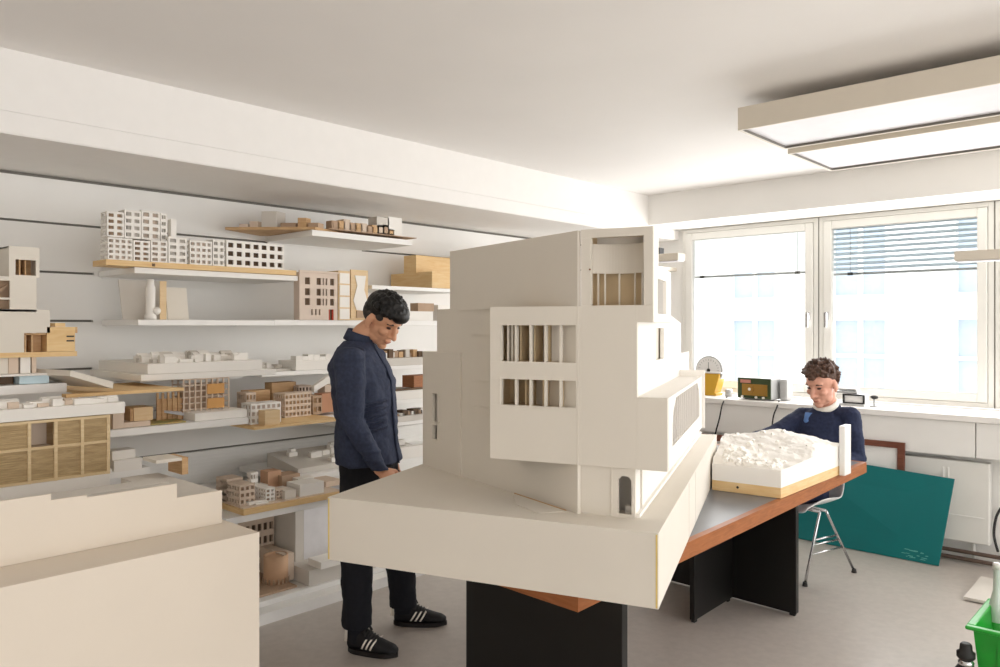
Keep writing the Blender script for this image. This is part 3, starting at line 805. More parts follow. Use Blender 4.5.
m = MB().fbox(BW, LB-.012, LB, -.012, 0, hb-.0, hter+.028).fbox(BW, LB-.012, LB, 0, .1, hter, hter+.028); m.build('corner_post', CARDW, t)
# block underside
pp = [BF.p(u0+.004, .0185, 0), BF.p(uR-.001, .0185, 0), BW.p(LB-.001, .013, 0), RF.p(LB, .0, 0), BF.p(u0+.004, .13, 0)]
m = MB().prism([(p.x, p.y) for p in pp], hb-.0, hb+.006); m.build('block_floor', CARD, t)
# ---- ground floor
pl = BF.shift(0, .012, 0)
a, b, c_, d_ = fu(578), fu(610), fu(617), fu(630.5); e_ = fu(634)
hq0, hq1 = fh(624, 515), fh(624, 477)
m = MB().facade(pl, [a, b], [ZP, hb], set(), .012)
m.facade(pl, [b+.002, c_, d_, e_], [ZP, hq0, hq1, hb], {(1, 1)}, .012)
for (ux, s) in ((c_, 1), (d_, -1)): m.extr([pl.p(ux, 0, hq1), pl.p(ux+s*.012, 0, hq1), pl.p(ux, 0, hq1-.012)], pl.V*.012)
m.fbox(pl, a-.006, a, -.004, .05, ZP, hb); m.fbox(pl, b-.001, b+.003, -.002, 0, ZP, hb)
m.build('ground_floor_front', CARD, t)
m = MB().fbox(pl, b-.02, e_, .09, .095, ZP, hb); m.fbox(pl, c_+.015, c_+.035, .03, .05, ZP, ZP+.03); m.build('lobby', CARDG, t)
PR = Frame(pl.p(e_, .0125, 0), SD, SI)
m = MB().fbox(PR, 0, LB+.9, 0, .010, ZP, hb-.001); m.build('ground_floor_side', CARDW, t)  # whiter than the front: window light put into the card colour
m = MB().fbox(PR, 0, LB+.9, -.012, 0, ZP, ZP+.012); m.build('kerb', CARDW, t)
# plaza ramp cut in the base top
r1, r2, r3, r4 = (onZ(x, y, ZP) for x, y in ((514, 497), (566, 511.5), (540, 513.5), (516, 505)))
m = MB(); vs = [r1, r2, r3, r4, r1+Vector((0, 0, .012)), r2+Vector((0, 0, .002)), r3+Vector((0, 0, .001)), r4+Vector((0, 0, .003))]
m.add(vs, [(3, 2, 1, 0), (4, 5, 6, 7), (0, 1, 5, 4), (1, 2, 6, 5), (2, 3, 7, 6), (3, 0, 4, 7)]); m.build('ramp', CARD, t)
m = MB().extr([r1+Vector((0, 0, .012)), r2+Vector((0, 0, .002)), r2+Vector((0, 0, .0045)), r1+Vector((0, 0, .0145))], (BV*.004)); m.build('ramp_edge', TAN, t)
# small trees of card on the terrace side
m = MB(); q = onZ(693, 436, ZP+.02)
# ================================================================== SHELVES ON THE LEFT WALL AND THE MODELS ON THEM
def span(fr, px0, px1, pyb, pyt, v=0):
    u0, h0 = fr.px(px0, pyb, v); u1, _ = fr.px(px1, pyb, v); _, h1 = fr.px(px0, pyt, v)
    return u0, u1, h0, h1
def pbox(mb, fr, px0, px1, pyb, pyt, d, v=0, hb=None, ht=None, m=0):
    u0, u1, h0, h1 = span(fr, px0, px1, pyb, pyt, v)
    mb.fbox(fr, u0, u1, v, v+d, h0 if hb is None else hb, h1 if ht is None else ht, m)
    return u0, u1, (h0 if hb is None else hb), (h1 if ht is None else ht)
SHELVES = {}
def shelf(key, X, px0, px1, pyt, pyb, label, mt=None, ext=0):
    fr = LX(X); u0, u1, hb, ht = span(fr, px0, px1, pyb, pyt); u1 += ext
    t = thing('wall_shelf', label, 'shelf', fr.p((u0+u1)/2, (X-XW)/2, hb), 0, None)
    m = MB().fbox(fr, u0, u1, 0, X-XW-.012, hb, ht); m.build('board', mt or SHELFW, t, bevel=.002)
    m = MB().fbox(fr, u0+.02, u1-.02, X-XW-.011, X-XW, hb-.006, ht-.002); m.build('wall_cleat', SHELFW, t)
    SHELVES[key] = (fr, u0, u1, hb, ht); return t
def model(name, label, fr, u, v, h, cat='architectural model', group=None):
    return thing(name, label, cat, fr.p(u, v, h), 0, group)
def part(t, name, mt, mb, label=None, bevel=0):
    o = mb.build(name, mt, t, bevel)
    if label: o['label'] = label
    return o
def wblock(t, name, fr, u0, u1, v0, v1, h0, h1, nx, ny, mt, core, ny_side=0, fx=.62, fy=.55, wall=.008, roof=.004):
    """little windowed block: card shell with openings, a recessed darker core"""
    mb = MB(); W = u1-u0; Hh = h1-h0; cw_ = W/nx; ch = (Hh-roof)/ny
    us = [u0]; 
    for k in range(nx): us += [u0+cw_*(k+.5-fx/2), u0+cw_*(k+.5+fx/2)]
    us += [u1]; hs = [h0]
    for k in range(ny): hs += [h0+ch*(k+.55-fy/2), h0+ch*(k+.55+fy/2)]
    hs += [h1]
    hol = {(1+2*i, 1+2*j) for i in range(nx) for j in range(ny)}
    mb.facade(fr, us, hs, hol, wall, v0, 0)
    n2 = max(1, int(round((v1-v0)/cw_)))
    # left end wall, also with openings
    sf = Frame(fr.p(u0, 0, 0), -fr.V, fr.U); dw = (v1-v0-wall)/n2; us2 = [-v1]
    for k in range(n2): us2 += [-v1+dw*(k+.5-fx/2), -v1+dw*(k+.5+fx/2)]
    us2 += [-v0-wall]
    hol2 = {(1+2*i, 1+2*j) for i in range(n2) for j in range(ny)}
    mb.facade(sf, us2, hs, hol2, wall, 0, 0)
    mb.fbox(fr, u1-wall, u1, v0+wall, v1, h0, h1, 0); mb.fbox(fr, u0+wall, u1-wall, v1-wall, v1, h0, h1, 0)
    mb.fbox(fr, u0+wall, u1-wall, v0+wall, v1-wall, h1-roof, h1, 0)
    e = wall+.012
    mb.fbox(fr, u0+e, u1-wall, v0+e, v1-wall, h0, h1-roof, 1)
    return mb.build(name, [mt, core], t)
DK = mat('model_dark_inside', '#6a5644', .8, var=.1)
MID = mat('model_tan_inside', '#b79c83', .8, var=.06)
PINKW = mat('pink_grey_board', '#d8c7b8', .8, var=.04)
rr = random.Random(11)

# ---------------------------------------------------------------- the shelves
shelf('s1', -3.90, 312, 409, 229.6, 235.6, 'topmost white wall shelf carrying the long wooden street model', ext=.03)
shelf('s1b', -3.95, 470, 545, 254.5, 259, 'short white wall shelf high behind the big model, under the orange block')
shelf('s2', -3.95, 134.5, 298, 267, 273, 'white wall shelf under the row of gridded facade blocks')
shelf('s3', -3.95, 138, 274.5, 319.6, 325.4, 'white wall shelf under the blank cards and small white tower')
shelf('s4', -3.95, 274.5, 445, 319.8, 325.4, 'white wall shelf under the four storey facade model by the man')
shelf('s5', -3.95, 372, 462, 285, 289, 'white wall shelf under the stacked timber blocks above the man')
shelf('s6', -3.95, 262, 452, 372.5, 377, 'long white wall shelf behind the standing man at chest height')
shelf('s7', -3.48, 108, 248, 430.5, 438, 'white wall shelf crowded with the scaffold model and wooden cube')
shelf('s7b', -3.85, 250, 345, 424, 428.5, 'white wall shelf under the tan board of gridded blocks')
shelf('s8', -3.53, 226, 352, 519, 526, 'low white wall shelf under the courtyard block model')
shelf('s9', -3.85, 290, 470, 478, 484, 'low white wall shelf behind the standing man at hip height')
shelf('s10', -3.85, 360, 470, 427, 431, 'white wall shelf just right of the standing man at waist height')
shelf('s11', -3.85, 362, 470, 403.5, 407.5, 'white wall shelf right of the standing man at elbow height')
shelf('sA', -3.55, -60, 67, 389, 399, 'white wall shelf at the left edge carrying the pale blue box')
shelf('sB', -3.45, -70, 112, 492, 499, 'wall shelf hidden low at the left edge under the wooden reed facade model')
# floor platform
fp = LX(-3.62); u0, h0 = fp.px(261.7, 626); 
t = thing('floor_platform', 'low white two step platform on the floor along the shelf wall', 'platform', fp.p(2.6, .4, 0))
m = MB().fbox(fp, .9, 4.6, .012, .80, 0, .055); part(t, 'plinth', SHELFW, m)
m = MB().fbox(fp, .9, 4.6, .10, .80, .056, .085); part(t, 'upper_step', SHELFW, m, bevel=.002)
m = MB().fbox(fp, .9, 4.6, 0, .012, 0, .06); part(t, 'front_lip', SHELFW, m, bevel=.002)

# ---------------------------------------------------------------- 1 top shelf: long wooden street model
fr, u0, u1, hb, ht = SHELVES['s1']; ht += .001
t = model('street_model', 'long tan wooden street model jutting off the topmost shelf', fr, (u0+u1)/2, .25, ht)
L0 = onZ(225, 229.8, ht); R0 = onZ(312, 229.5, ht); K0 = onZ(263, 236.5, ht)
d = (R0-L0).normalized(); n = (K0-L0).normalized()
bp = [L0, R0+d*.02, R0+d*.02+n*.33, L0+n*.33]
m = MB().prism([(p.x, p.y) for p in bp], ht, ht+.016); part(t, 'base_board', TAN, m, bevel=.001)
m = MB().fbox(fr, u0+.13, u1+.05, .015, .20, ht+.0165, ht+.021); part(t, 'street_board', MID, m)
bf = Frame((L0.x, L0.y, 0), d, n); bl = (R0-L0).length
for (a, wd, hgt, mt_) in ((.10, .05, .025, PINKW), (.22, .05, .04, CARDP), (.36, .09, .10, CARDG), (.58, .09, .03, MID), (.78, .05, .06, TAN), (.9, .06, .03, MID)):
    m = MB().fbox(bf, bl*a, bl*a+wd, .05, .05+wd, ht+.0165, ht+.016+hgt); part(t, 'timber_block', mt_, m)
L = u1-u0
for i in range(11):
    a = u0+.16+(L-.34)*i/10; hg = .035+.035*rr.random(); 
    m = MB().fbox(fr, a, a+.05, .03, .09, ht+.0215, ht+.0215+hg); m.fbox(fr, a+.01, a+.04, .026, .03, ht+.03, ht+.02+hg*.8)
    part(t, 'timber_block', (MID, TAN, CARDP)[i % 3], m)
for px0, px1, pt, mt_ in ((377, 389, 216.5, CARDG), (388, 402, 216.5, CARDW)):
    m = MB(); a, b, _, h = span(fr, px0, px1, 236, pt, .03); m.fbox(fr, a, b, .03, .12, ht+.0215, h); part(t, 'tower_block', mt_, m)
# orange piece high behind the big model
fr, u0, u1, hb, ht = SHELVES['s1b']
m = MB(); a, b, _, h = span(fr, 497, 512.5, 254, 247); m.fbox(fr, a, b, .0, .12, ht+.001, ht+.05)
m.extr([fr.p(b+.0005, .02, ht+.001), fr.p(b+.09, .02, ht+.04), fr.p(b+.09, .02, ht+.052), fr.p(b+.0005, .02, ht+.05)], fr.V*.08)
tag(m.build('foam_block', ORANGE), 'small orange foam block on the high shelf left of the model tower', 'block')

# ---------------------------------------------------------------- 2 row of gridded facade blocks on a pine board
fr, u0, u1, hb, ht = SHELVES['s2']; ht += .001
f2 = LX(-3.93)
t = model('housing_model', 'row of white gridded housing blocks on a thick pine board, upper shelf', f2, (u0+u1)/2, .2, ht)
a0, a1, _, tb = span(f2, 106, 298, 269, 262.5)
m = MB().fbox(f2, a0, a1-.01, -.0, .17, ht, ht+.028); part(t, 'base_board', PINE, m, bevel=.0015)
zb = ht+.0285
hlow = f2.px(120, 238, .02)[1]
for (p0, p1, pt, nx, ny, cr) in ((108, 132.5, 237, 4, 4, PINKW), (133.5, 150, 240, 2, 4, MID), (151, 167.5, 240, 2, 4, PINKW), (168.5, 187, 236.5, 2, 4, CARDG), (190, 212, 240, 4, 4, PINKW), (213, 224.5, 239.5, 2, 4, CARDG), (226.5, 284, 240, 7, 3, DK)):
    a, b, _, h = span(f2, p0, p1, 265, pt, .02)
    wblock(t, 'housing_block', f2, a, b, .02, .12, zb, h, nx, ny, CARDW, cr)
zz = f2.px(120, 238, .05)[1]
for (p0, p1, pt, nx, ny, cr) in ((107, 124, 211, 2, 4, MID), (124.6, 141, 209.5, 2, 4, CARDG), (141.6, 160, 210, 2, 4, PINKW), (160.6, 167, 213, 1, 4, CARDW)):
    a, b, _, h = span(f2, p0, p1, 238, pt, .06)
    wblock(t, 'upper_block', f2, a, b, .06, .14, zz+.004, h, nx, ny, CARDW, cr)
a, b, _, h = span(f2, 171, 176.5, 238, 219, .06); m = MB().fbox(f2, a, b, .06, .10, zz+.004, h); part(t, 'plain_tower', CARDW, m)
m = MB(); a, b, _, h = span(f2, 152, 155, 240, 236, -.0); m.fbox(f2, a, b, -.002, .0, ht+.006, ht+.02); part(t, 'notch', DK, m)

# ---------------------------------------------------------------- 3 blank cards with a small white tower
fr, u0, u1, hb, ht = SHELVES['s3']; ht += .001
def card(px0, px1, pyt, v0, v1, lab, mt):
    a, b, _, h = span(fr, px0, px1, 319, pyt, v0); m = MB()
    m.extr([fr.p(a, v0, ht), fr.p(b, v0, ht), fr.p(b, v1, h), fr.p(a, v1, h)], (-.006, 0, 0))
    tag(m.build('blank_card', mt), lab, 'card', None)
card(123, 166, 279, .14, .20, 'left blank grey card leaning on the wall behind the white toy tower', CARDG)
card(168, 189, 287, .10, .13, 'small blank cream card right of the white toy tower', CARD)
a, b, _, h = span(fr, 145.5, 157, 319, 279, .05); uc = (a+b)/2; r = (b-a)/2
t = model('tower_model', 'small white rounded tower model standing on the shelf before blank cards', fr, uc, .06, ht)
H_ = h-ht
m = MB().lathe(fr.p(uc, .06, ht), [(r, 0), (r, .02), (r*.78, .03), (r*.8, H_*.8), (r*.6, H_*.86), (r*.55, H_)], 20); part(t, 'shaft', CARDW, m)
m = MB().ell(fr.p(uc+r*.8, .04, ht+.045), .02, .02, .02); part(t, 'dome', CARDW, m)
a, b, _, h = span(fr, 160, 166.5, 319, 281, .05)
m = MB().fbox(fr, a, b-.006, .05, .055, ht, h).fbox(fr, b-.006, b, .05, .10, ht, h); tag(m.build('card_fin', PLY), 'narrow folded wooden card strip beside the white toy tower', 'card')

# ---------------------------------------------------------------- 4 four storey facade model
fr, u0, u1, hb, ht = SHELVES['s4']; ht += .001
f4 = LX(-3.94)
t = model('facade_model', 'four storey pink grey facade model with dark windows beside the man', f4, 3.1, .1, ht)
a, b, _, h = span(f4, 299.5, 337.5, 318, 270, 0)
W = b-a; z = lambda q: ht+(h-ht)*q
us = [a]+[a+W*x for x in (.14, .27, .44, .56, .60, .64, .68, .72, .80, .91)]+[b]
hs = [z(0), z(.30), z(.44), z(.50), z(.64), z(.72), z(.86), h]
hol = {(i, j) for i in (1, 3, 5, 7, 9) for j in (1, 3, 5)}
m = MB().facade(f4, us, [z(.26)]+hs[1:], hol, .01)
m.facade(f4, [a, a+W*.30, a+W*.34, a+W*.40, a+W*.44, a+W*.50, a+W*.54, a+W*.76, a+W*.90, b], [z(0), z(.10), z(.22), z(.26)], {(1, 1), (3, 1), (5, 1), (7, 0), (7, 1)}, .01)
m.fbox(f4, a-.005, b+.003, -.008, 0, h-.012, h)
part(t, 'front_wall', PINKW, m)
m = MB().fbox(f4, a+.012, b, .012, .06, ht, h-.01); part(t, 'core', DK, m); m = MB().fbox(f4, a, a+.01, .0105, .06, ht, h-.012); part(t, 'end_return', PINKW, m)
m = MB().fbox(f4, a+W*.77, a+W*.79, .001, .012, ht, z(.22)).fbox(f4, a+W*.87, a+W*.89, .001, .012, ht, z(.22)); part(t, 'red_door', REDP, m, 'small reddish doorway')
a2, b2, _, h2 = span(f4, 338.5, 350, 318, 270.5, 0)
m = MB().fbox(f4, a2, b2, .0, .18, ht, h2)
part(t, 'stair_block', PLY, m)
for k in range(4):
    m = MB(); q0, q1 = z(.02+.25*k), z(.24+.25*k); m.fbox(f4, a2+.008, b2-.006, -.004, 0, q0, min(q1, h2-.01)); part(t, 'white_panel', CARDW, m)
a3, b3, _, h3 = span(f4, 351, 368, 318, 269.5, 0)
m = MB().fbox(f4, a3, b3, .0, .012, z(.04), h3).fbox(f4, a3, b3, .012, .16, ht, h3-.01); part(t, 'end_wall', PLY, m)
sp = [(.12, .30), (.30, .05), (.85, .02), (.9, .35), (.75, .6), (.85, .97), (.2, .97), (.35, .7)]
m = MB().extr([f4.p(a3+(b3-a3)*x, -.001, z(.18+.80*y)) for x, y in sp], f4.V*-.004); part(t, 'map_print', CARDW, m, 'pale printed map sheet')
m = MB().fbox(f4, a3+.04, b3-.02, -.006, 0, z(.05), z(.2)); part(t, 'porch', MID, m)

# ---------------------------------------------------------------- 5 timber blocks above the man
fr, u0, u1, hb, ht = SHELVES['s5']; ht += .001
a, b, _, h = span(fr, 432, 460, 284, 271.5, 0)
t = model('timber_model', 'stacked pale timber block model on the shelf above the man', fr, a, .1, ht)
m = MB().fbox(fr, a, b, 0, .44, ht, h); part(t, 'long_block', PINE, m)
a2, b2, _, h2 = span(fr, 416, 460, 271, 255, .17); m = MB().fbox(fr, a2, b2, .17, .30, h+.0005, h2); part(t, 'upper_block', PINE, m)
fr, u0, u1, hb, ht = SHELVES['s4']; ht += .001
a, b, _, h = span(fr, 405, 436, 320, 311.5, -.03); m = MB().fbox(fr, a, b, .0, .1, ht, h+.004); tag(m.build('white_box', CARDW), 'flat white box on the shelf right of the standing man\'s head', 'box')
a, b, _, h2 = span(fr, 418, 434, 320, 303, 0); m = MB().fbox(fr, a, b, .0, .08, h+.005, h2); tag(m.build('wood_block', MID), 'small grey brown block on the flat white box by the man\'s head', 'block')
a, b, _, h2 = span(fr, 436, 449, 311, 305, 0); m = MB().fbox(fr, a+.02, b, .0, .08, ht, h2); tag(m.build('white_block', CARDW), 'small white block right of the grey brown block near the model edge', 'block')

# ---------------------------------------------------------------- 6 white tower model with wooden windows, far left
f6 = LX(-3.55); ZA = SHELVES['sA'][4]+.001
hB = f6.px(40, 357)[1]; hT = f6.px(40, 352)[1]
t = model('tower_house_model', 'white tower house model with wooden rooms at the left edge', f6, 1.1, .2, hB)
a, b, _, _ = span(f6, -40, 77, 357, 352); m = MB().fbox(f6, a, b, 0, .4, hB, hT); part(t, 'base_board', PINE, m)
def fh6(x, y): return f6.px(x, y)[1]
def fu6(x): return f6.px(x, 330)[0]
m = MB()
us = [fu6(-40), fu6(-12), fu6(10), fu6(36.5)]
m.facade(f6, us, [fh6(20, 309.5), fh6(5, 311.5), fh6(5, 299.5), fh6(5, 297.5), fh6(5, 280.5), fh6(20, 277)], {(1, 1), (1, 3)}, .012)
m.fbox(f6, fu6(-40), fu6(50), 0, .012, fh6(20, 333), fh6(20, 309.5))
m.fbox(f6, fu6(-40), fu6(24), 0, .012, hT, fh6(20, 333))
m.fbox(f6, fu6(49), fu6(50), .012, .2, fh6(20, 333), fh6(20, 309.5)); m.fbox(f6, fu6(35.5), fu6(36.5), .012, .2, fh6(20, 309.5), fh6(20, 277)); m.fbox(f6, fu6(-40), fu6(50), .012, .3, fh6(20, 333), fh6(20, 331))
part(t, 'front_wall', CARD, m)
m = MB().facade(f6, [fu6(9), fu6(15.5), fu6(36), fu6(39.5)], [fh6(20, 277), fh6(20, 275), fh6(20, 259.5), fh6(20, 246.5)], {(1, 1)}, .012)
m.fbox(f6, fu6(9), fu6(10), .012, .14, fh6(20, 277), fh6(20, 246.5)); m.fbox(f6, fu6(38.5), fu6(39.5), .012, .14, fh6(20, 277), fh6(20, 246.5)); m.fbox(f6, fu6(9), fu6(39.5), .012, .14, fh6(20, 248), fh6(20, 246.5))
part(t, 'tower_room', CARD, m)
m = MB().fbox(f6, fu6(10.5), fu6(38), .09, .095, fh6(20, 277), fh6(20, 248.5)).fbox(f6, fu6(20), fu6(21.5), .014, .09, fh6(20, 277), fh6(20, 259)).fbox(f6, fu6(26), fu6(27), .014, .09, fh6(20, 277), fh6(20, 259)); part(t, 'tower_lining', TAN, m)
m = MB().fbox(f6, fu6(-38), fu6(35), .06, .066, fh6(20, 309), fh6(20, 278))
m.extr([f6.p(fu6(-12), .03, fh6(5, 297.5)), f6.p(fu6(10), .03, fh6(5, 284)), f6.p(fu6(10), .03, fh6(5, 287)), f6.p(fu6(-6), .03, fh6(5, 297.5))], f6.V*.03)
part(t, 'rooms', MID, m)
m = MB().fbox(f6, fu6(-38), fu6(23), .02, .3, hT+.0005, fh6(20, 334)); part(t, 'lower_body', CARD, m)
m = MB().fbox(f6, fu6(24.5), fu6(46), .06, .2, hT+.0005, fh6(20, 335)).fbox(f6, fu6(24.5), fu6(26), .0, .06, hT, fh6(20, 334)).fbox(f6, fu6(31.5), fu6(33), .0, .06, hT, fh6(20, 334)).fbox(f6, fu6(24.5), fu6(46), .0, .2, fh6(20, 335), fh6(20, 333.5))
part(t, 'wooden_bay', TAN, m)
t2 = model('cottage_model', 'honey coloured wooden block model beside the white tower house', f6, fu6(60), .1, hT+.001)
m = MB().fbox(f6, fu6(47), fu6(75), -.0, .14, hT+.001, fh6(60, 327)); part(t2, 'body', PINE, m)
m = MB().fbox(f6, fu6(57), fu6(67), .02, .1, fh6(60, 326.8), fh6(60, 323)); part(t2, 'roof_step', PINE, m)
for yy in (336, 340.5): 
    m = MB().fbox(f6, fu6(66.5), fu6(74), -.002, .0, fh6(70, yy+1), fh6(70, yy-.4)); part(t2, 'slot_window', DARK, m)
m = MB().fbox(f6, fu6(75.2), fu6(80), .03, .09, fh6(78, 333), fh6(78, 327)); part(t2, 'side_bay', TAN, m)

# stack under the tower model
m = MB(); a, b, _, h = span(f6, -55, 55, 381, 376); 
th = f6.px(20, 375.5)[1]
hb1 = f6.px(30, 384.5)[1]
mbx = MB().fbox(f6, fu6(21), fu6(51), .02, .22, ZA, th-.004); tag(mbx.build('blue_box', BLUE, bevel=.002), 'flat pale blue box on the left edge shelf under a thin board', 'box')
mbx = MB().fbox(f6, fu6(-50), fu6(19.5), .08, .3, ZA, th-.004); tag(mbx.build('dark_box', DK), 'dark flat box left of the pale blue box on the shelf', 'box')
mbx = MB().fbox(f6, fu6(-55), fu6(55), 0, .3, th-.003, th+.006); tag(mbx.build('thin_board', CARDW), 'thin white board lying on top of the pale blue box', 'board')
for k, (p0, p1, mt_, lab) in enumerate(((-40, 9.5, CARD, 'long cream card block under the left end of the white tower house model'), (10, 20, CARDP, 'narrow tan card block under the tower house between two cream ones'), (22, 32, CARDW, 'white card block standing under the wooden bay of the tower house'), (33.5, 38, CARDP, 'thin upright tan card at the right end of the cream blocks'))):
    mbx = MB().fbox(f6, fu6(p0), fu6(p1), .02, .2, th+.007, hB-.001); tag(mbx.build('card_block', mt_), lab, 'block')
# slanted foam board and long wooden board
a = onX(40, 366, -3.66); f7 = LX(-3.40)
p0, p1, p2, p3 = f7.px(70, 376), f7.px(113, 388.5), f7.px(113.5, 382), f7.px(70.5, 370.2)
m = MB().extr([f7.p(p0[0], 0, p0[1]), f7.p(p1[0], 0, p1[1]), f7.p(p2[0], 0, p2[1]), f7.p(p3[0], 0, p3[1])], (-.28, -.07, .0)); 
tag(m.build('foam_board', CARD), 'thick cream foam board lying tilted left of the white site model', 'board')
f8 = LX(-3.42)
p = [f8.px(*q) for q in ((66, 398), (184, 392), (184, 387.5), (66, 391.5))]
zb = p[0][1]; zt_ = p[3][1]
m = MB().fbox(f8, p[0][0], p[1][0], 0, .05, zb, zb+.014).fbox(f8, p[0][0]+.1, p[1][0]-.02, .05, .5, zb, zb+.014)
tag(m.build('wooden_board', PINE, bevel=.001), 'long honey coloured wooden board under the tilted foam board', 'board')

# ---------------------------------------------------------------- 9 layered white site model
f9 = LX(-3.60)
t = model('site_model', 'large two layer white site model with small white houses on the left', f9, 1.9, .3, f9.px(141, 381.5)[1])
a, b, h0, h1 = span(f9, 141, 276, 381.5, 375); m = MB().fbox(f9, a, b, 0, .62, h0, h1); part(t, 'lower_layer', CARDW, m, bevel=.002)
a2, b2, _, h2 = span(f9, 147.6, 262.4, 374, 364, .01); m = MB().fbox(f9, a2, b2, .01, .60, h1+.0005, h2); up = part(t, 'upper_layer', CARDW, m, bevel=.002)
for i in range(60):
    u = a2+.02+(b2-a2-.10)*rr.random(); v = .015+.30*rr.random(); w_ = .025+.05*rr.random(); d_ = .025+.03*rr.random(); hg = .014+.026*rr.random()
    m = MB().fbox(f9, u, u+w_, v, v+d_, h2, h2+hg)
    if i % 2: m.extr([f9.p(u, v, h2+hg), f9.p(u, v+d_, h2+hg), f9.p(u, v+d_/2, h2+hg+.012)], f9.U*w_)
    part(up, 'house_block', (CARDW, CARDW, CARDG)[i % 3], m)
# its bearer shelf
m = MB().fbox(f9, a+.1, b-.05, .25, .81, h0-.03, h0-.001); t = thing('wall_shelf', 'deep white wall shelf under the two layer white site model', 'shelf', f9.p((a+b)/2, .5, h0-.03)); part(t, 'board', SHELFW, m)

# ---------------------------------------------------------------- 10 wooden reed facade model under a white town model
f10 = LX(-3.30)
hz0 = f10.px(110, 486.6)[1]; hz1 = f10.px(110, 473.5)[1]; hz2 = f10.px(109, 414.6)[1]; hz3 = max(f10.px(124.5, 414)[1], hz2+.001); hz4 = f10.px(124.5, 401.8)[1]
ue = f10.px(110, 450)[0]; ul = .28; 
t = model('facade_model', 'wooden slatted facade model of two rows of square bays at the left edge', f10, .8, .1, hz0)
m = MB().fbox(f10, ul, ue, 0, .30, hz0, hz1); part(t, 'base', CARDW, m, bevel=.002)
hm_ = f10.px(109, 441)[1]
cols = [f10.px(x, 440)[0] for x in (-40, -5, 29.5, 56, 82.5, 108.5)]
m = MB()
for c in cols: m.fbox(f10, c-.006, c+.006, 0, .016, hz1, hz2)
for h in (hz1+.006, hm_, hz2-.006): 
    for c0, c1 in zip(cols[:-1], cols[1:]): m.fbox(f10, c0+.006, c1-.006, 0, .016, h-.005, h+.005)
m.fbox(f10, cols[-1]+.0065, ue, .0, .26, hz1, hz2)
part(t, 'frame', mat('pale_ply', '#e3cda6', .6, kind='wood', col2='#d6bd92', scale=3), m)
for i in range(5):
    for j in range(2):
        if (i, j) == (2, 1): continue
        h0_, h1_ = (hz1+.011, hm_-.005) if j == 0 else (hm_+.005, hz2-.011)
        m = MB(); nS = 13
        for k in range(nS):
            q0 = h0_+(h1_-h0_)*k/nS; q1 = h0_+(h1_-h0_)*(k+.88)/nS; m.fbox(f10, cols[i]+.006, cols[i+1]-.006, .006+.002*rr.random(), .014, q0, q1)
        m.fbox(f10, cols[i]+.006, cols[i+1]-.006, .0145, .018, h0_, h1_)
        part(t, 'slat_panel', SLATW, m)
m = MB().fbox(f10, cols[2]+.006, cols[3]-.006, .09, .095, hm_, hz2-.011).fbox(f10, cols[2]+.006, cols[3]-.006, .02, .09, hm_-.003, hm_+.003); part(t, 'open_bay', CARDP, m)
m = MB().fbox(f10, ul, ue-.01, .10, .28, hz1, hz2); part(t, 'core', TAN, m)
t = model('town_model', 'white base with a few tiny white houses lying on the wooden facade model', f10, .8, .1, hz3)
u1_ = f10.px(124.6, 410)[0]
m = MB().fbox(f10, ul, u1_, -.004, .112, hz3+.001, hz4); bo = part(t, 'base', CARDW, m, bevel=.002)
for i in range(16):
    u = f10.px(4+7.2*i, 400)[0]; w_ = .03+.05*rr.random(); v = .015+.04*rr.random(); hg = .010+.018*rr.random()
    m = MB().fbox(f10, u, min(u+w_, u1_-.01), v, v+.045, hz4, hz4+hg)
    if i % 3 == 0: m.extr([f10.p(u, v, hz4+hg), f10.p(u, v+.045, hz4+hg), f10.p(u, v+.022, hz4+hg+.008)], f10.U*min(w_, u1_-.01-u))
    part(bo, 'house_block', (CARDW, CARDP)[i % 4 == 1], m)

# ---------------------------------------------------------------- 11 things on the scaffold shelf
fr, u0, u1, hb, ht = SHELVES['s7']; ht += .001
a, b, _, h = span(fr, 134, 153, 427, 408, .05)
t = model('cube_model', 'small pale wooden cube model on a plinth on the crowded shelf', fr, a, .1, ht)
m = MB().fbox(fr, a-.05, b-.02, .03, .18, ht, ht+.022); part(t, 'plinth', CARDP, m)
m = MB().fbox(fr, a, b, .05, .16, ht+.0225, h); part(t, 'cube', PLY, m); m = MB().fbox(fr, a-.012, a-.0005, .06, .14, ht+.0225, h-.004); part(t, 'side_screen', TAN, m)
a, b, _, h = span(fr, 113, 124, 429, 414, .02); m = MB().fbox(fr, a, b, .02, .2, ht, h+.03); tag(m.build('tan_card', CARDP), 'tan card standing upright right beside the wooden slatted facade', 'card')
ua_, ub_ = fr.px(154, 425)[0], fr.px(188, 425)[0]
p = [fr.p(*q, ht) for q in ((ua_, .03), (ub_, .02), (ub_+.02, .2), (ua_+.02, .22))]
m = MB().prism([(q.x, q.y) for q in p], ht, ht+.006); tag(m.build('colour_print', mat('autumn_print', '#c9a46a', .6, col2='#8f9a62', scale=25)), 'sheet with a tan and green print lying on the crowded shelf', 'print')
a, b, _, h = span(fr, 152, 190, 424, 419, .05); 
q = [fr.px(153, 415, .2), fr.px(184, 422, .05)]
m = MB().extr([fr.p(q[0][0], .20, ht+.045), fr.p(q[1][0], .05, ht+.028), fr.p(q[1][0], .05, ht+.038), fr.p(q[0][0], .20, ht+.056)], (-.12, .04, 0)); tag(m.build('white_folder', mat('bluish_paper', '#d9dde6', .6)), 'white folder lying tilted left of the scaffold model base', 'folder')
f11 = LX(-3.50)
a, b, _, h = span(f11, 195, 247, 425, 413.5, 0)
ht7 = ht+.0
t = model('scaffold_model', 'wooden scaffold frame model with orange panels on a white base', f11, a, .1, ht7)
m = MB().fbox(f11, a, b, 0, .28, ht7, h); part(t, 'base', CARDW, m, bevel=.002)
m = MB().fbox(f11, a-.28, a-.001, .08, .30, ht7+.0+.06, h+.004); 
a2, b2, _, h2 = span(f11, 184, 229, 409, 380, .10)
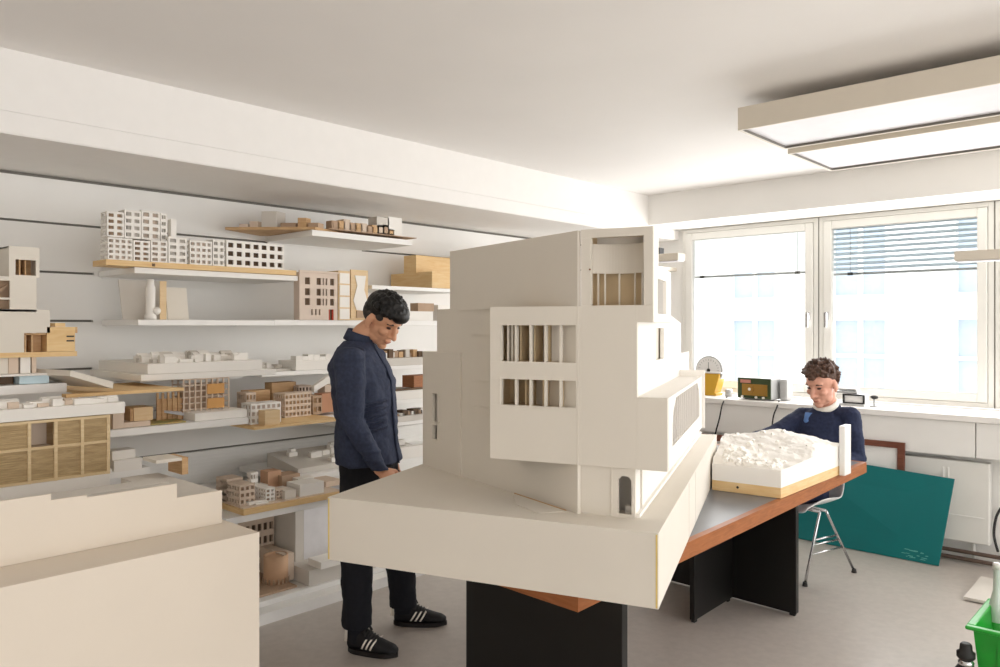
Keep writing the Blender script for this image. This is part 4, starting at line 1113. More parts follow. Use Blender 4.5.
m = MB(); nx, ny = 8, 5
for vv in (.10, .22):
    for i in range(nx+1):
        u = a2+(b2-a2)*i/nx; m.fbox(f11, u-.003, u+.003, vv, vv+.006, h, h2)
    for j in range(ny+1):
        z_ = h+(h2-h)*(j+.3)/(ny+.3); m.fbox(f11, a2, b2, vv+.0065, vv+.0115, z_-.003, z_+.003)
for i in range(0, nx+1, 2):
    u = a2+(b2-a2)*i/nx
    for j in range(ny+1):
        z_ = h+(h2-h)*(j+.3)/(ny+.3); m.fbox(f11, u-.002, u+.002, .106, .22, z_-.003, z_+.003)
part(t, 'scaffold', CARDP, m, 'thin pale wooden scaffold lattice')
for (p0, p1, yt, yb) in ((207, 224, 384, 394), (207, 224, 398.5, 408.5)):
    a3, b3, h3, h4 = span(f11, p0, p1, yb, yt, .098); m = MB().fbox(f11, a3, b3, .094, .0995, h3, h4); part(t, 'orange_panel', mat('orange_ply', '#d3a062', .6), m)
m = MB().fbox(f11, a2+.02, b2-.02, .16, .2, h, h2-.04); part(t, 'inner_core', MID, m)
a4, b4, _, h4 = span(f11, 158, 184, 409, 393, .12); m = MB()
for i in range(6): u = a4+(b4-a4)*i/5; m.fbox(f11, u-.004, u+.004, .12, .13, ht7+.001, h4)
m.fbox(f11, a4, b4, .1305, .14, ht7+.001, h4-.03); tag(m.build('fence_model', TAN), 'low tan slatted wooden frame left of the scaffold model', 'model')

# ---------------------------------------------------------------- 12 tan board with gridded blocks
f12 = LX(-3.60)
a, b, h0, h1 = span(f12, 258, 342, 428, 424.5)
hh0 = SHELVES['s7b'][4]+.001
t = model('quarter_model', 'tan board with gridded wooden blocks and a plain cube, left of the man', f12, (a+b)/2, .2, hh0)
m = MB().fbox(f12, a-.02, b, 0, .55, hh0, hh0+.014); part(t, 'base_board', PINE, m); zb = hh0+.0145
for (p0, p1, yb, yt, v0, d, nx, ny, mt_, cr) in ((251, 281, 420, 404, .10, .10, 6, 3, CARDW, PINKW), (285, 311, 411, 394, .24, .12, 7, 4, CARDP, TAN), (299, 312, 399, 386, .40, .10, 4, 4, PINKW, DK), (313, 322, 409, 396, .26, .1, 2, 2, MID, TAN), (246, 256, 405, 393, .34, .1, 3, 3, CARDP, TAN)):
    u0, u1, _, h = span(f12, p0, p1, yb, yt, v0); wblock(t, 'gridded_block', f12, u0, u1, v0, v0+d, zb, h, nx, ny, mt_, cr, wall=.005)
u0, u1, _, h = span(f12, 265, 280, 424, 411, .02); m = MB().fbox(f12, u0, u1, .02, .085, zb, h-.0); part(t, 'plain_cube', PLY, m)
for (p0, p1, yt, v0, mt_) in ((248, 270, 391, .42, TAN), (272, 296, 383, .46, TAN), (322, 340, 394, .30, mat('terracotta_card', '#c08f70', .8)), (325, 336, 385, .42, CARDP)):
    u0, u1, _, h = span(f12, p0, p1, 400, yt, v0); m = MB().fbox(f12, u0, u1, v0, v0+.08, zb, h); part(t, 'plain_block', mt_, m)
q = f12.px(318, 392, .3)
m = MB().extr([f12.p(q[0]-.02, .31, q[1]+.0), f12.p(q[0]+.10, .31, q[1]+.055), f12.p(q[0]+.10, .31, q[1]+.10), f12.p(q[0]-.02, .31, q[1]+.035)], f12.V*.03); part(t, 'white_roof', CARDW, m)

# ---------------------------------------------------------------- 13 white models on the chest height shelf
fr, u0, u1, hb, ht = SHELVES['s6']; ht += .001
t = model('site_model', 'low white site model on the long shelf just left of the standing man', fr, 3.0, .1, ht)
a, b, _, h = span(fr, 296, 345, 372, 361, .01); m = MB().fbox(fr, a, b, .01, .2, ht, h); o = part(t, 'base', CARDW, m)
for i in range(6):
    u = a+.02+(b-a-.1)*i/6; m = MB().fbox(fr, u, u+.04, .04, .1, h, h+.015+.02*rr.random()); part(o, 'house_block', CARDW, m)
a, b, _, h = span(fr, 266, 291, 372, 364, .05); 
t = model('site_model', 'small grey site model on the shelf above the tan gridded board', fr, a, .1, ht); m = MB().fbox(fr, a, b, .05, .25, ht, ht+.012); part(t, 'base', CARDG, m)
for i in range(7):
    u = a+.01+(b-a-.05)*i/7; m = MB().fbox(fr, u, u+.03, .07+.1*rr.random(), .2, ht+.0125, ht+.02+.03*rr.random()); part(t, 'house_block', (CARDG, CARDW)[i % 2], m)
t = model('town_model', 'dark brown town model on the shelf right of the man\'s chin', fr, 4.3, .1, ht)
a, b, _, _ = span(fr, 383, 430, 356, 353, .0); hz = fr.px(420, 355, 0)[1]
hS = ht+.055
m = MB().fbox(fr, a, b+.05, .0, .25, ht, ht+.05); part(t, 'base', CARDG, m)
for i in range(12):
    u = a+.02+(b-a-.02)*i/12; m = MB().fbox(fr, u, u+.035, .03+.05*rr.random(), .12, ht+.0505, ht+.075+.035*rr.random()); part(t, 'house_block', (MID, TAN, DK, CARDG)[i % 4], m)
a, b, _, h = span(fr, 385, 407, 366, 356, -.08); m = MB().fbox(fr, a, b-.1, .0, .05, ht+.051, ht+.085); tag(m.build('white_box', CARDW), 'white box on the shelf in front of the dark brown town model', 'box')
fr, u0, u1, hb, ht = SHELVES['s11']; ht += .001
a, b, _, h = span(fr, 414, 428, 402, 376, .08); m = MB().fbox(fr, a, b+.1, .08, .2, ht+.062, h+.0); tag(m.build('wood_block', mat('cedar_block', '#a9714a', .6, kind='wood', col2='#94603b')), 'reddish wooden block on the white slab right of the man\'s chest', 'block')
a, b, _, h = span(fr, 388, 425, 403, 392, 0); m = MB().fbox(fr, a, b+.1, 0, .28, ht, ht+.055); tag(m.build('white_slab', CARDW), 'thick white slab under the reddish wooden block beside the man', 'slab')
a, b, _, h = span(fr, 396, 424, 392, 389, .02); m = MB().fbox(fr, a, b, .02, .07, ht+.056, ht+.066); tag(m.build('dark_strip', DK), 'thin dark strip lying on the white slab below the reddish block', 'strip')
fr, u0, u1, hb, ht = SHELVES['s10']; ht += .001
t = model('town_model', 'pale town model with dark pieces on the shelf at the man\'s waist', fr, 4.3, .1, ht)
a, b, _, h = span(fr, 392, 425, 427, 418, 0); m = MB().fbox(fr, a, b+.1, .0, .25, ht, ht+.035); part(t, 'base', CARDG, m)
for i in range(9):
    u = a+.02+(b-a)*i/9; m = MB().fbox(fr, u, u+.045, .03, .1, ht+.0355, ht+.045+.025*rr.random()); part(t, 'house_block', (DK, MID, CARDW)[i % 3], m)
fr, u0, u1, hb, ht = SHELVES['s9']; ht += .001
t = model('hillside_model', 'grey sloping site model with small white houses behind the man', fr, 3.4, .2, ht)
a = fr.px(304, 480, 0)[0]; b = fr.px(430, 470, 0)[0]; 
sec = [(.06, ht), (.40, ht), (.40, ht+.085), (.06, ht+.03)]
m = MB().extr([fr.p(a, v, h) for v, h in sec], fr.U*(b-a)); o = part(t, 'terrain', CARDG, m)
for i in range(26):
    v = .08+.26*rr.random(); u = a+.04+(b-a-.12)*rr.random(); z_ = ht+.03+.16*(v-.06)
    m = MB().fbox(fr, u, u+.03+.03*rr.random(), v, v+.04, z_-.01, z_+.022+.02*rr.random()); part(o, 'house_block', CARDW, m)
a, b, _, h = span(fr, 398, 428, 480, 458, -.05); m = MB().fbox(fr, a, b+.1, .0, .05, ht, ht+.075); tag(m.build('white_box', CARDW), 'white box in front of the grey hillside model right of the man\'s hip', 'box')

# ---------------------------------------------------------------- 14 courtyard city model
f14 = LX(-3.52); fr, u0, u1, hb, ht = SHELVES['s8']; ht += .001
t = model('city_block_model', 'courtyard city block model of tan and white buildings on a wooden board', f14, 2.4, .3, ht)
a, b, _, h1 = span(f14, 243.5, 345, 518, 512, 0)
m = MB().fbox(f14, a, b, 0, .38, ht, ht+.028); part(t, 'base_board', PINE, m, bevel=.0015); zb = ht+.0285
m = MB().fbox(f14, a+.01, b-.01, .02, .37, zb, zb+.004); part(t, 'street_board', CARDP, m); zb += .0045
for (p0, p1, yb, yt, v0, d, nx, ny, mt_, cr) in ((238, 255, 500, 486, .12, .24, 3, 3, CARDP, MID), (266, 275, 501, 489, .10, .20, 2, 3, CARDW, MID), (251, 258, 485, 473, .36, .05, 3, 3, CARDW, MID), (224, 243, 490, 480, .34, .14, 5, 3, CARDP, MID), (276, 283, 501, 490, .1, .14, 2, 3, CARDP, MID)):
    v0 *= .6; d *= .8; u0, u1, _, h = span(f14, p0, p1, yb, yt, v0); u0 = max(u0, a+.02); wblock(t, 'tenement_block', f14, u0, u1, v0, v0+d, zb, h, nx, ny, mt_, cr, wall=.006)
for (p0, p1, yb, yt, v0, d, mt_) in ((285, 296, 503, 491, .05, .16, CARD), (300, 324, 499, 485, .05, .16, CARDW), (298, 314, 488, 479, .26, .08, CARDW), (268, 281, 485, 472, .40, .1, mat('light_terracotta', '#d2a98a', .8)), (282, 300, 488, 476, .34, .14, MID), (258, 268, 492, 486, .24, .1, CARDG), (326, 342, 492, 482, .2, .2, CARDP)):
    v0 *= .68; d *= .8; u0, u1, _, h = span(f14, p0, p1, yb, yt, v0); m = MB().fbox(f14, u0, u1, v0, v0+d, zb, h); part(t, 'plain_block', mt_, m)
u0, u1, _, h = span(f14, 250, 268, 508, 504, .04); m = MB().fbox(f14, u0, u1, .05, .09, zb, zb+.014).fbox(f14, u0+.03, u1, .035, .048, zb, zb+.008); part(t, 'courtyard_wall', CARDW, m)

# ---------------------------------------------------------------- 15 models on the platform
ZF = .086
f15 = LX(-3.78)
t = model('rotunda_model', 'tan wooden rotunda model with a drum and arcade on the floor platform', f15, 1.95, .2, ZF)
uc, _ = f15.px(274, 570, .16); cz = f15.px(274, 577, .0)[1]
a, b, _, _ = span(f15, 258, 297, 592, 588, 0)
LV = Frame(f15.O, f15.U, f15.V)
m = MB().fbox(f15, a-.1, b, .0, .40, ZF, ZF+.012); part(t, 'base_board', MID, m)
hd = f15.px(274, 556, .12)[1]; r_ = .068
c = f15.p(uc, .14, ZF+.0125)
H_ = hd-ZF-.012
m = MB().lathe(c, [(r_*.96, 0), (r_*.96, H_*.18), (r_, H_*.2), (r_, H_), (r_*.86, H_), (r_*.84, H_*.94)], 36); part(t, 'drum', mat('drum_wood', '#cfa988', .7), m)
m = MB()
for k in range(18):
    th = 2*PI*k/18; p = c+Vector((math.cos(th)*r_*1.06, math.sin(th)*r_*1.06, 0)); m.fbox(Frame((p.x, p.y, 0), (-math.sin(th), math.cos(th), 0), (math.cos(th), math.sin(th), 0)), -.004, .004, -.003, .003, c.z, c.z+H_*.2)
part(t, 'arcade', MID, m)
u0, u1, _, h = span(f15, 284, 294, 577, 555, .10); m = MB().fbox(f15, u0, u1, .10, .36, ZF+.0125, h); part(t, 'side_block', CARDP, m)
u0, u1, _, h = span(f15, 262, 298, 560, 532, .34)
u1 = min(u1, LX(-3.74).px(297, 540, .2)[0]-.03)
wblock(t, 'arcade_block', f15, u0-.1, u1, .36, .44, ZF+.0005, h+.14, 5, 5, CARDP, DK)
# white stepped card model
f16 = LX(-3.74)
t = model('stepped_model', 'pale grey and white stepped card model on the platform behind the man', f16, 2.5, .2, ZF)
a, b, _, h = span(f16, 309, 356, 598, 574, 0); h1 = f16.px(309, 571)[1]
m = MB().fbox(f16, a, b+.15, .0, .36, ZF, h1); part(t, 'lower_step', CARDG, m)
h2 = f16.px(309, 560, .08)[1]
m = MB().fbox(f16, a+.06, b+.15, -.03, .10, h1+.0005, h1+.04); part(t, 'ledge', CARDW, m)
u0 = f16.px(297, 540, .2)[0]; u1 = f16.px(304, 540, .2)[0]
m = MB().fbox(f16, u1, b+.15, .2, .44, h1+.0005, .535); part(t, 'tall_panel', mat('cool_white_card', '#e3e1e2', .8), m)
m = MB().fbox(f16, u0-.01, u1-.001, .2, .44, ZF+.0, .53); part(t, 'side_panel', CARDG, m)

# ---------------------------------------------------------------- front-left stacked cream card models
X1, X2 = -2.3, -2.494
fA = LX(X1); uA, hA = fA.px(259.5, 532)
m = MB().fbox(fA, .15, uA, 0, .75, .0, hA)
tag(m.build('card_plinth', CARDB, bevel=.0015), 'big plain cream card box in the left foreground, the lower of two', 'box')
fB = LX(X2)
hB0 = hA+.001
u = lambda x: fB.px(x, 500)[0]; h = lambda x, y: fB.px(x, y)[1]
t = model('terrace_model', 'long cream card model with stepped roofline on the big card box', fB, .8, .2, hB0)
steps = [(.12, u(51), h(20, 498.4)), (u(51), u(87), h(60, 499)), (u(87), u(177), h(130, 490.8)), (u(177), u(222), h(200, 494))]
m = MB()
pts = [(.12, hB0)]+[(u(222), hB0)]
out = [fB.p(.12, 0, hB0), fB.p(u(222), 0, hB0)]
for (a, b, hh_) in reversed(steps): out += [fB.p(b, 0, hh_), fB.p(a, 0, hh_)]
m.extr(out, fB.V*.010); part(t, 'front_sheet', CARDB, m)
hl = min(s[2] for s in steps)-.004
dl = onZ(139, 484, hl).y
m = MB().fbox(fB, .12, dl, .0105, .20, hB0, hl).fbox(fB, dl+.0005, u(222), .0105, .50, hB0, hl); part(t, 'body', CARDG, m)
m = MB().fbox(fB, .12, u(177), .06, .16, hl+.0005, h(130, 490.8)-.004); part(t, 'roof_terrace', CARDG, m)
f17 = LX(-2.80); v17 = .02
uu0, hh0_ = f17.px(166, 466.5); uu1, _ = f17.px(192, 466); uu2, _ = f17.px(198, 466)
t = model('small_board', 'thin cream card board with a brown end block behind the stepped cream terrace model', f17, uu0, .05, hl+.001)
m = MB().fbox(f17, uu0, uu1-.001, .08, .2, hh0_, hh0_+.012); part(t, 'board', CARD, m)
m = MB().fbox(f17, uu1, uu2, .08, .2, hl+.001, hh0_+.010); part(t, 'end_block', TAN, m)
f18 = LX(-3.5)
a, b, h0, h1 = span(f18, 114, 142, 461, 452, 0); m = MB().fbox(f18, a, b, 0, .2, h0-.05, h0); m.fbox(f18, a, b-.02, .02, .1, h0+.0005, h1)
tag(m.build('white_tray', CARDW), 'small white tray with blocks right of the wooden slatted facade', 'tray')

a, b, h0, _ = span(f18, 105, 150, 461, 452, 0)
t = thing('wall_shelf', 'lower white wall shelf right of the wooden slatted facade, under the white tray', 'shelf', f18.p((a+b)/2, .4, h0-.08))
m = MB().fbox(f18, a, b, .002, .90, h0-.08, h0-.051); part(t, 'board', SHELFW, m)
# ================================================================== PEOPLE
def cd(lat, z, h=0): return (c2w(lat, z)+Vector((0, 0, h))).normalized()
UP = Vector((0, 0, 1))
def axes(fwd, up=UP):
    f = Vector(fwd).normalized(); l = Vector(up).cross(f).normalized(); u = f.cross(l).normalized()
    return f, l, u          # forward, left, up
class Head:
    def __init__(s, c, yaw_fwd, pitch, roll=0, k=1.0):
        f, l, u = axes(yaw_fwd); R = Matrix.Rotation(pitch, 3, l)
        s.f, s.l, s.u = (R @ f).normalized(), l, (R @ u).normalized()
        if roll:
            R = Matrix.Rotation(roll, 3, s.f); s.l = R @ s.l; s.u = R @ s.u
        s.c = Vector(c); s.k = k
    def p(s, f, l, u): return s.c + (s.f*f + s.l*l + s.u*u)*s.k
    def ell(s, mb, f, l, u, rf, rl, ru, n=16): mb.ell(s.p(f, l, u), rf*s.k, rl*s.k, ru*s.k, (s.f, s.l, s.u), n)
    def skull(s, mb):
        s.ell(mb, -.012, 0, .035, .098, .076, .084, 24)
        s.ell(mb, .022, 0, -.03, .066, .062, .080, 20)      # face mass
        s.ell(mb, .030, 0, -.072, .055, .048, .040)         # jaw
        s.ell(mb, .068, 0, -.098, .022, .024, .018)         # chin
        s.ell(mb, .066, 0, .035, .026, .056, .016)          # brow
        for q in (-1, 1):
            s.ell(mb, .058, q*.040, -.018, .026, .022, .020)  # cheek
            s.ell(mb, -.012, q*.078, -.008, .019, .010, .032) # ear
            s.ell(mb, -.004, q*.077, -.034, .010, .008, .012)
            s.ell(mb, .026, q*.046, -.070, .030, .014, .022)
        mb.limb([s.p(.082, 0, .022), s.p(.098, 0, -.008), s.p(.108, 0, -.028)], [.009*s.k, .010*s.k, .0125*s.k])
        for q in (-1, 1): s.ell(mb, .092, q*.012, -.032, .012, .009, .008)
        s.ell(mb, .083, 0, -.058, .012, .024, .007); s.ell(mb, .080, 0, -.070, .012, .021, .008)
    def features(s, person, closed, browcol, lipm):
        for q in (-1, 1):
            m = MB(); s.ell(m, .0735, q*.032, .010, .010, .0135, .0052 if closed else .007, 12)
            e = m.build('eye', mat('eyelid_dark', '#3a2620', .5) if closed else mat('eye_white', '#d8d2c8', .3), person)
            if not closed:
                m = MB(); s.ell(m, .0805, q*.032, .009, .004, .006, .006, 10); m.build('iris', mat('iris_dark', '#2a1d17', .2), e)
            m = MB(); m.limb([s.p(.083, q*.014, .030), s.p(.084, q*.032, .036), s.p(.070, q*.052, .030)], [.0035*s.k, .0045*s.k, .003*s.k]); m.build('eyebrow', browcol, person)
        m = MB(); s.ell(m, .0885, 0, -.0635, .0075, .022, .0022, 12); s.ell(m, .0865, 0, -.0655, .0085, .019, .006, 12); m.build('lips', lipm, person)

def hand(mb, wrist, d, palm_n, k=1.0, curl=.5, thumb_side=1):
    """palm and five unequal bent fingers; d = pointing direction, palm_n = palm normal"""
    d = Vector(d).normalized(); n = Vector(palm_n); n = (n-d*n.dot(d)).normalized(); s = d.cross(n)*thumb_side
    w = Vector(wrist)
    mb.loft([(w, s*.024*k, n*.018*k), (w+d*.03*k, s*.034*k, n*.017*k), (w+d*.07*k, s*.041*k, n*.015*k), (w+d*.092*k, s*.040*k, n*.012*k)], 16)
    for i, (off, L) in enumerate(((.029, .070), (.010, .078), (-.010, .073), (-.028, .058))):
        p = w+d*.088*k+s*off*k; a = curl*(.7+.12*i); q = [p]; dd = d.copy(); ax = s
        for seg, f in enumerate((.42, .32, .26)):
            R = Matrix.Rotation(a*(.6 if seg == 0 else 1.0), 3, ax)
            dd = (R @ dd) if (R @ dd).dot(n) >= dd.dot(n)-1e-6 else (Matrix.Rotation(-a*(.6 if seg == 0 else 1.0), 3, ax) @ dd)
            q.append(q[-1]+dd*L*f*k)
        mb.limb(q, [.0095*k, .0088*k, .0082*k, .0072*k], 10)
    p = w+d*.03*k+s*.030*k; t1 = p+(d*.6+s*.7+n*.25).normalized()*.038*k; t2 = t1+(d*.9+s*.2+n*.35).normalized()*.032*k
    mb.limb([w+d*.02*k+s*.012*k, p, t1, t2], [.014*k, .0125*k, .0105*k, .0085*k], 10)

def tufts(mb, H, n, seed, base, length, r, arc, up_bias=0.0):
    """short locks of hair standing on an ellipsoid shell; arc(f,l,u)->bool"""
    rg = random.Random(seed); c, rad = base; k = 0
    while k < n:
        v = Vector((rg.gauss(0, 1), rg.gauss(0, 1), rg.gauss(0, 1))).normalized()
        if not arc(v): continue
        k += 1
        p = (c[0]+rad[0]*v.x, c[1]+rad[1]*v.y, c[2]+rad[2]*v.z)
        L = length*(.6+.8*rg.random()); dv = Vector((v.x+rg.gauss(0, .35)+up_bias, v.y+rg.gauss(0, .35), v.z+rg.gauss(0, .3)+.2)).normalized()
        a = H.p(*(p[i]-v[i]*.012 for i in range(3))); b = H.p(*(p[i]+dv[i]*L*.55 for i in range(3))); e = H.p(*(p[i]+dv[i]*L for i in range(3)))
        mb.limb([a, b, e], [r*H.k, r*.8*H.k, r*.35*H.k], 7)

# ------------------------------------------------------------------ standing man
FM = cd(.97, -.22); LM = cd(.22, .97)                 # his forward and left
pm = thing('person', 'standing man in navy jacket and black trousers looking down at the big model', 'person', c2w(-.585, 3.83, 0))
ankR, kneR, hipR = J(357, 634, 3.70), J(357, 545, 3.71), J(361, 455, 3.76)
ankL, kneL, hipL = J(403, 606, 4.01), J(397, 530, 3.98), J(374, 455, 3.90)
pel = J(367, 450, 3.83); wai = J(366, 418, 3.83); che = J(363, 380, 3.82); uch = J(358, 352, 3.82)
nek = J(363, 335, 3.82); hed = J(382.5, 320, 3.80)
shR, elR, wrR = J(350, 358, 3.63), J(351, 419, 3.60), J(380, 470, 3.60)
shL, elL, wrL = J(372, 356, 4.01), J(383, 414, 4.04), J(388, 460, 3.98)
def trunk(mb, g=0.0):
    mb.loft([(pel-UP*.08, FM*(.118+g), LM*(.165+g)), (pel, FM*(.128+g), LM*(.178+g)), (wai, FM*(.118+g), LM*(.168+g)), (che, FM*(.130+g), LM*(.190+g)),
             ((che+uch)/2, FM*(.124+g), LM*(.192+g)), (uch, FM*(.095+g), LM*(.165+g)), (uch+UP*.05, FM*(.06+g*.4), LM*(.085+g*.4))], 24)
# body
H = Head(hed, cd(.86, -.51), math.radians(38), math.radians(2), 1.04)
mb = MB(); trunk(mb, -.018); H.skull(mb)
mb.limb([uch+UP*.02, nek, H.p(-.02, 0, -.05)], [.062, .058, .056])
mb.limb([shR, elR, wrR], [.050, .040, .028]); mb.limb([shL, elL, wrL], [.050, .040, .028])
mb.limb([hipR, kneR, ankR], [.080, .055, .038]); mb.limb([hipL, kneL, ankL], [.080, .055, .038])
hand(mb, wrR+(wrR-elR).normalized()*.0, (wrR-elR).normalized()*.55+FM*.6+UP*-.25, LM*.4-UP*.7, 1.0, .35, 1)
hand(mb, wrL, (wrL-elL).normalized()*.7+FM*.4, LM*-.6-UP*.5, 1.0, .4, -1)
mb.remesh(.0045, 3, .5).build('body', SKIN, pm)
H.features(pm, True, HAIRB, mat('lips_brown', '#b5715c', .5))
# hair: black and thick on top, faded at the sides
mb = MB(); H.ell(mb, -.022, 0, .055, .099, .082, .078, 20); H.ell(mb, .02, 0, .092, .078, .068, .046); H.ell(mb, .055, 0, .088, .045, .056, .036)
H.ell(mb, -.05, 0, .03, .066, .078, .07); H.ell(mb, .080, 0, .078, .034, .052, .034)
tufts(mb, H, 190, 4, ((.0, 0, .055), (.098, .078, .080)), .011, .013, lambda v: v.z > .12 and v.x > -.8, .3)
# cut the face side away by keeping the mass high
mb.remesh(.004, 2, .5).build('hair', HAIRB, pm)
mb = MB(); H.ell(mb, -.038, 0, .012, .078, .0785, .062, 20)
for q in (-1, 1): H.ell(mb, .016, q*.0665, .036, .030, .009, .020)
mb.remesh(.004, 2, .4).build('faded_hair', HAIRF, pm, label='short faded hair at the side and nape')
# trousers
mb = MB()
mb.loft([(pel-UP*.10, FM*.125, LM*.170), (pel, FM*.132, LM*.180), (wai-UP*.02, FM*.120, LM*.168)], 24)
def leg(mb, hip, kne, ank, r0, r1, r2):
    hem = ank+UP*(.055 if kne is kneR else .015); mid = (kne+hem)/2
    mb.loft([(hip+UP*.03, FM*r0, LM*r0), ((hip+kne)/2, FM*(r0*.92), LM*(r0*.88)), (kne, FM*r1, LM*r1), (mid, FM*(r1*.98), LM*(r1*.95)), (hem+UP*.06, FM*r2*1.03, LM*r2), (hem-UP*.015, FM*r2*1.06, LM*r2*1.0)], 20)
leg(mb, hipR, kneR, ankR, .102, .077, .068); leg(mb, hipL, kneL, ankL, .102, .077, .068)
for (k_, a_) in ((kneR, ankR), (kneL, ankL)):
    for q in (.14, .3): 
        c = a_+UP*.05+(k_-a_)*q; mb.ell(c+FM*.012, .050, .060, .02, (FM, LM, UP))
folds(mb.remesh(.006, 3, .5).build('trousers', TROU, pm), .014, .08)
# jacket
mb = MB()
hemC = (pel+UP*-.055)
mb.loft([(hemC+FM*.012, FM*.158, LM*.20), (pel+UP*.04, FM*.152, LM*.196), (wai+FM*.004, FM*.142, LM*.190), (che, FM*.148, LM*.208), ((che+uch)/2-FM*.004, FM*.140, LM*.208), (uch, FM*.104, LM*.175), (uch+UP*.055+FM*.004, FM*.066, LM*.085)], 28)
def sleeve(mb, sh, el, wr, out):
    mb.loft([(sh+UP*.03-out*.03, FM*.060, (LM*.05+UP*.02)), (sh-UP*.03, FM*.074, LM*.066), ((sh+el)/2, FM*.070, LM*.062), (el, FM*.062, LM*.058), ((el+wr)/2, FM*.053, LM*.052), (wr+(wr-el).normalized()*.0, FM*.043, LM*.042)], 20)
    mb.ell(sh-UP*.005, .074, .066, .060, (FM, LM, UP)); mb.ell(el, .062, .058, .062, (FM, LM, UP))
sleeve(mb, shR, elR, wrR, -LM); sleeve(mb, shL, elL, wrL, LM)
rg = random.Random(2)
for (a, b) in ((shR, elR), (elR, wrR)):            # sleeve creases
    for q in (.25, .45, .62, .8):
        c = a+(b-a)*q; mb.ell(c+FM*(.012*rg.uniform(-1, 1)), .058, .056, .009, (FM, LM, (b-a).normalized()))
for q in range(5):
    c = wai+UP*(.03*q-.05)-LM*.08+FM*.05; mb.ell(c, .10, .125, .010, ((FM+UP*.3).normalized(), LM, (UP-FM*.3).normalized()))
jk = folds(mb.remesh(.006, 3, .5).build('jacket', NAVYJ, pm), .020, .075)
mb = MB(); cN = uch+UP*.075+FM*.012
T = (UP+FM*.35).normalized(); FF = (FM-UP*.35).normalized()
ring = []
for k in range(26):
    a = 2*PI*k/26; ring.append((math.cos(a), math.sin(a)))
vs = []; fs = []
for (rf, rl, h) in ((.078, .080, -.030), (.071, .073, .022), (.064, .066, .022), (.070, .072, -.030)):
    vs += [cN+FF*(rf*x)+LM*(rl*y)+T*h for x, y in ring]
for j in range(4):
    for k in range(26): fs.append((j*26+k, j*26+(k+1) % 26, ((j+1) % 4)*26+(k+1) % 26, ((j+1) % 4)*26+k))
mb.add(vs, fs, 0, True); mb.build('collar', NAVYJ, jk)
mb = MB(); pts = [(uch+UP*.03, .082), ((che+uch)/2, .136), (che, .151), (wai+FM*.004, .146), (pel+UP*.02, .158), (hemC, .170)]
mb.tube([p+FM*r-LM*.012 for p, r in pts], .006, 6); mb.build('placket', NAVYJ, jk)
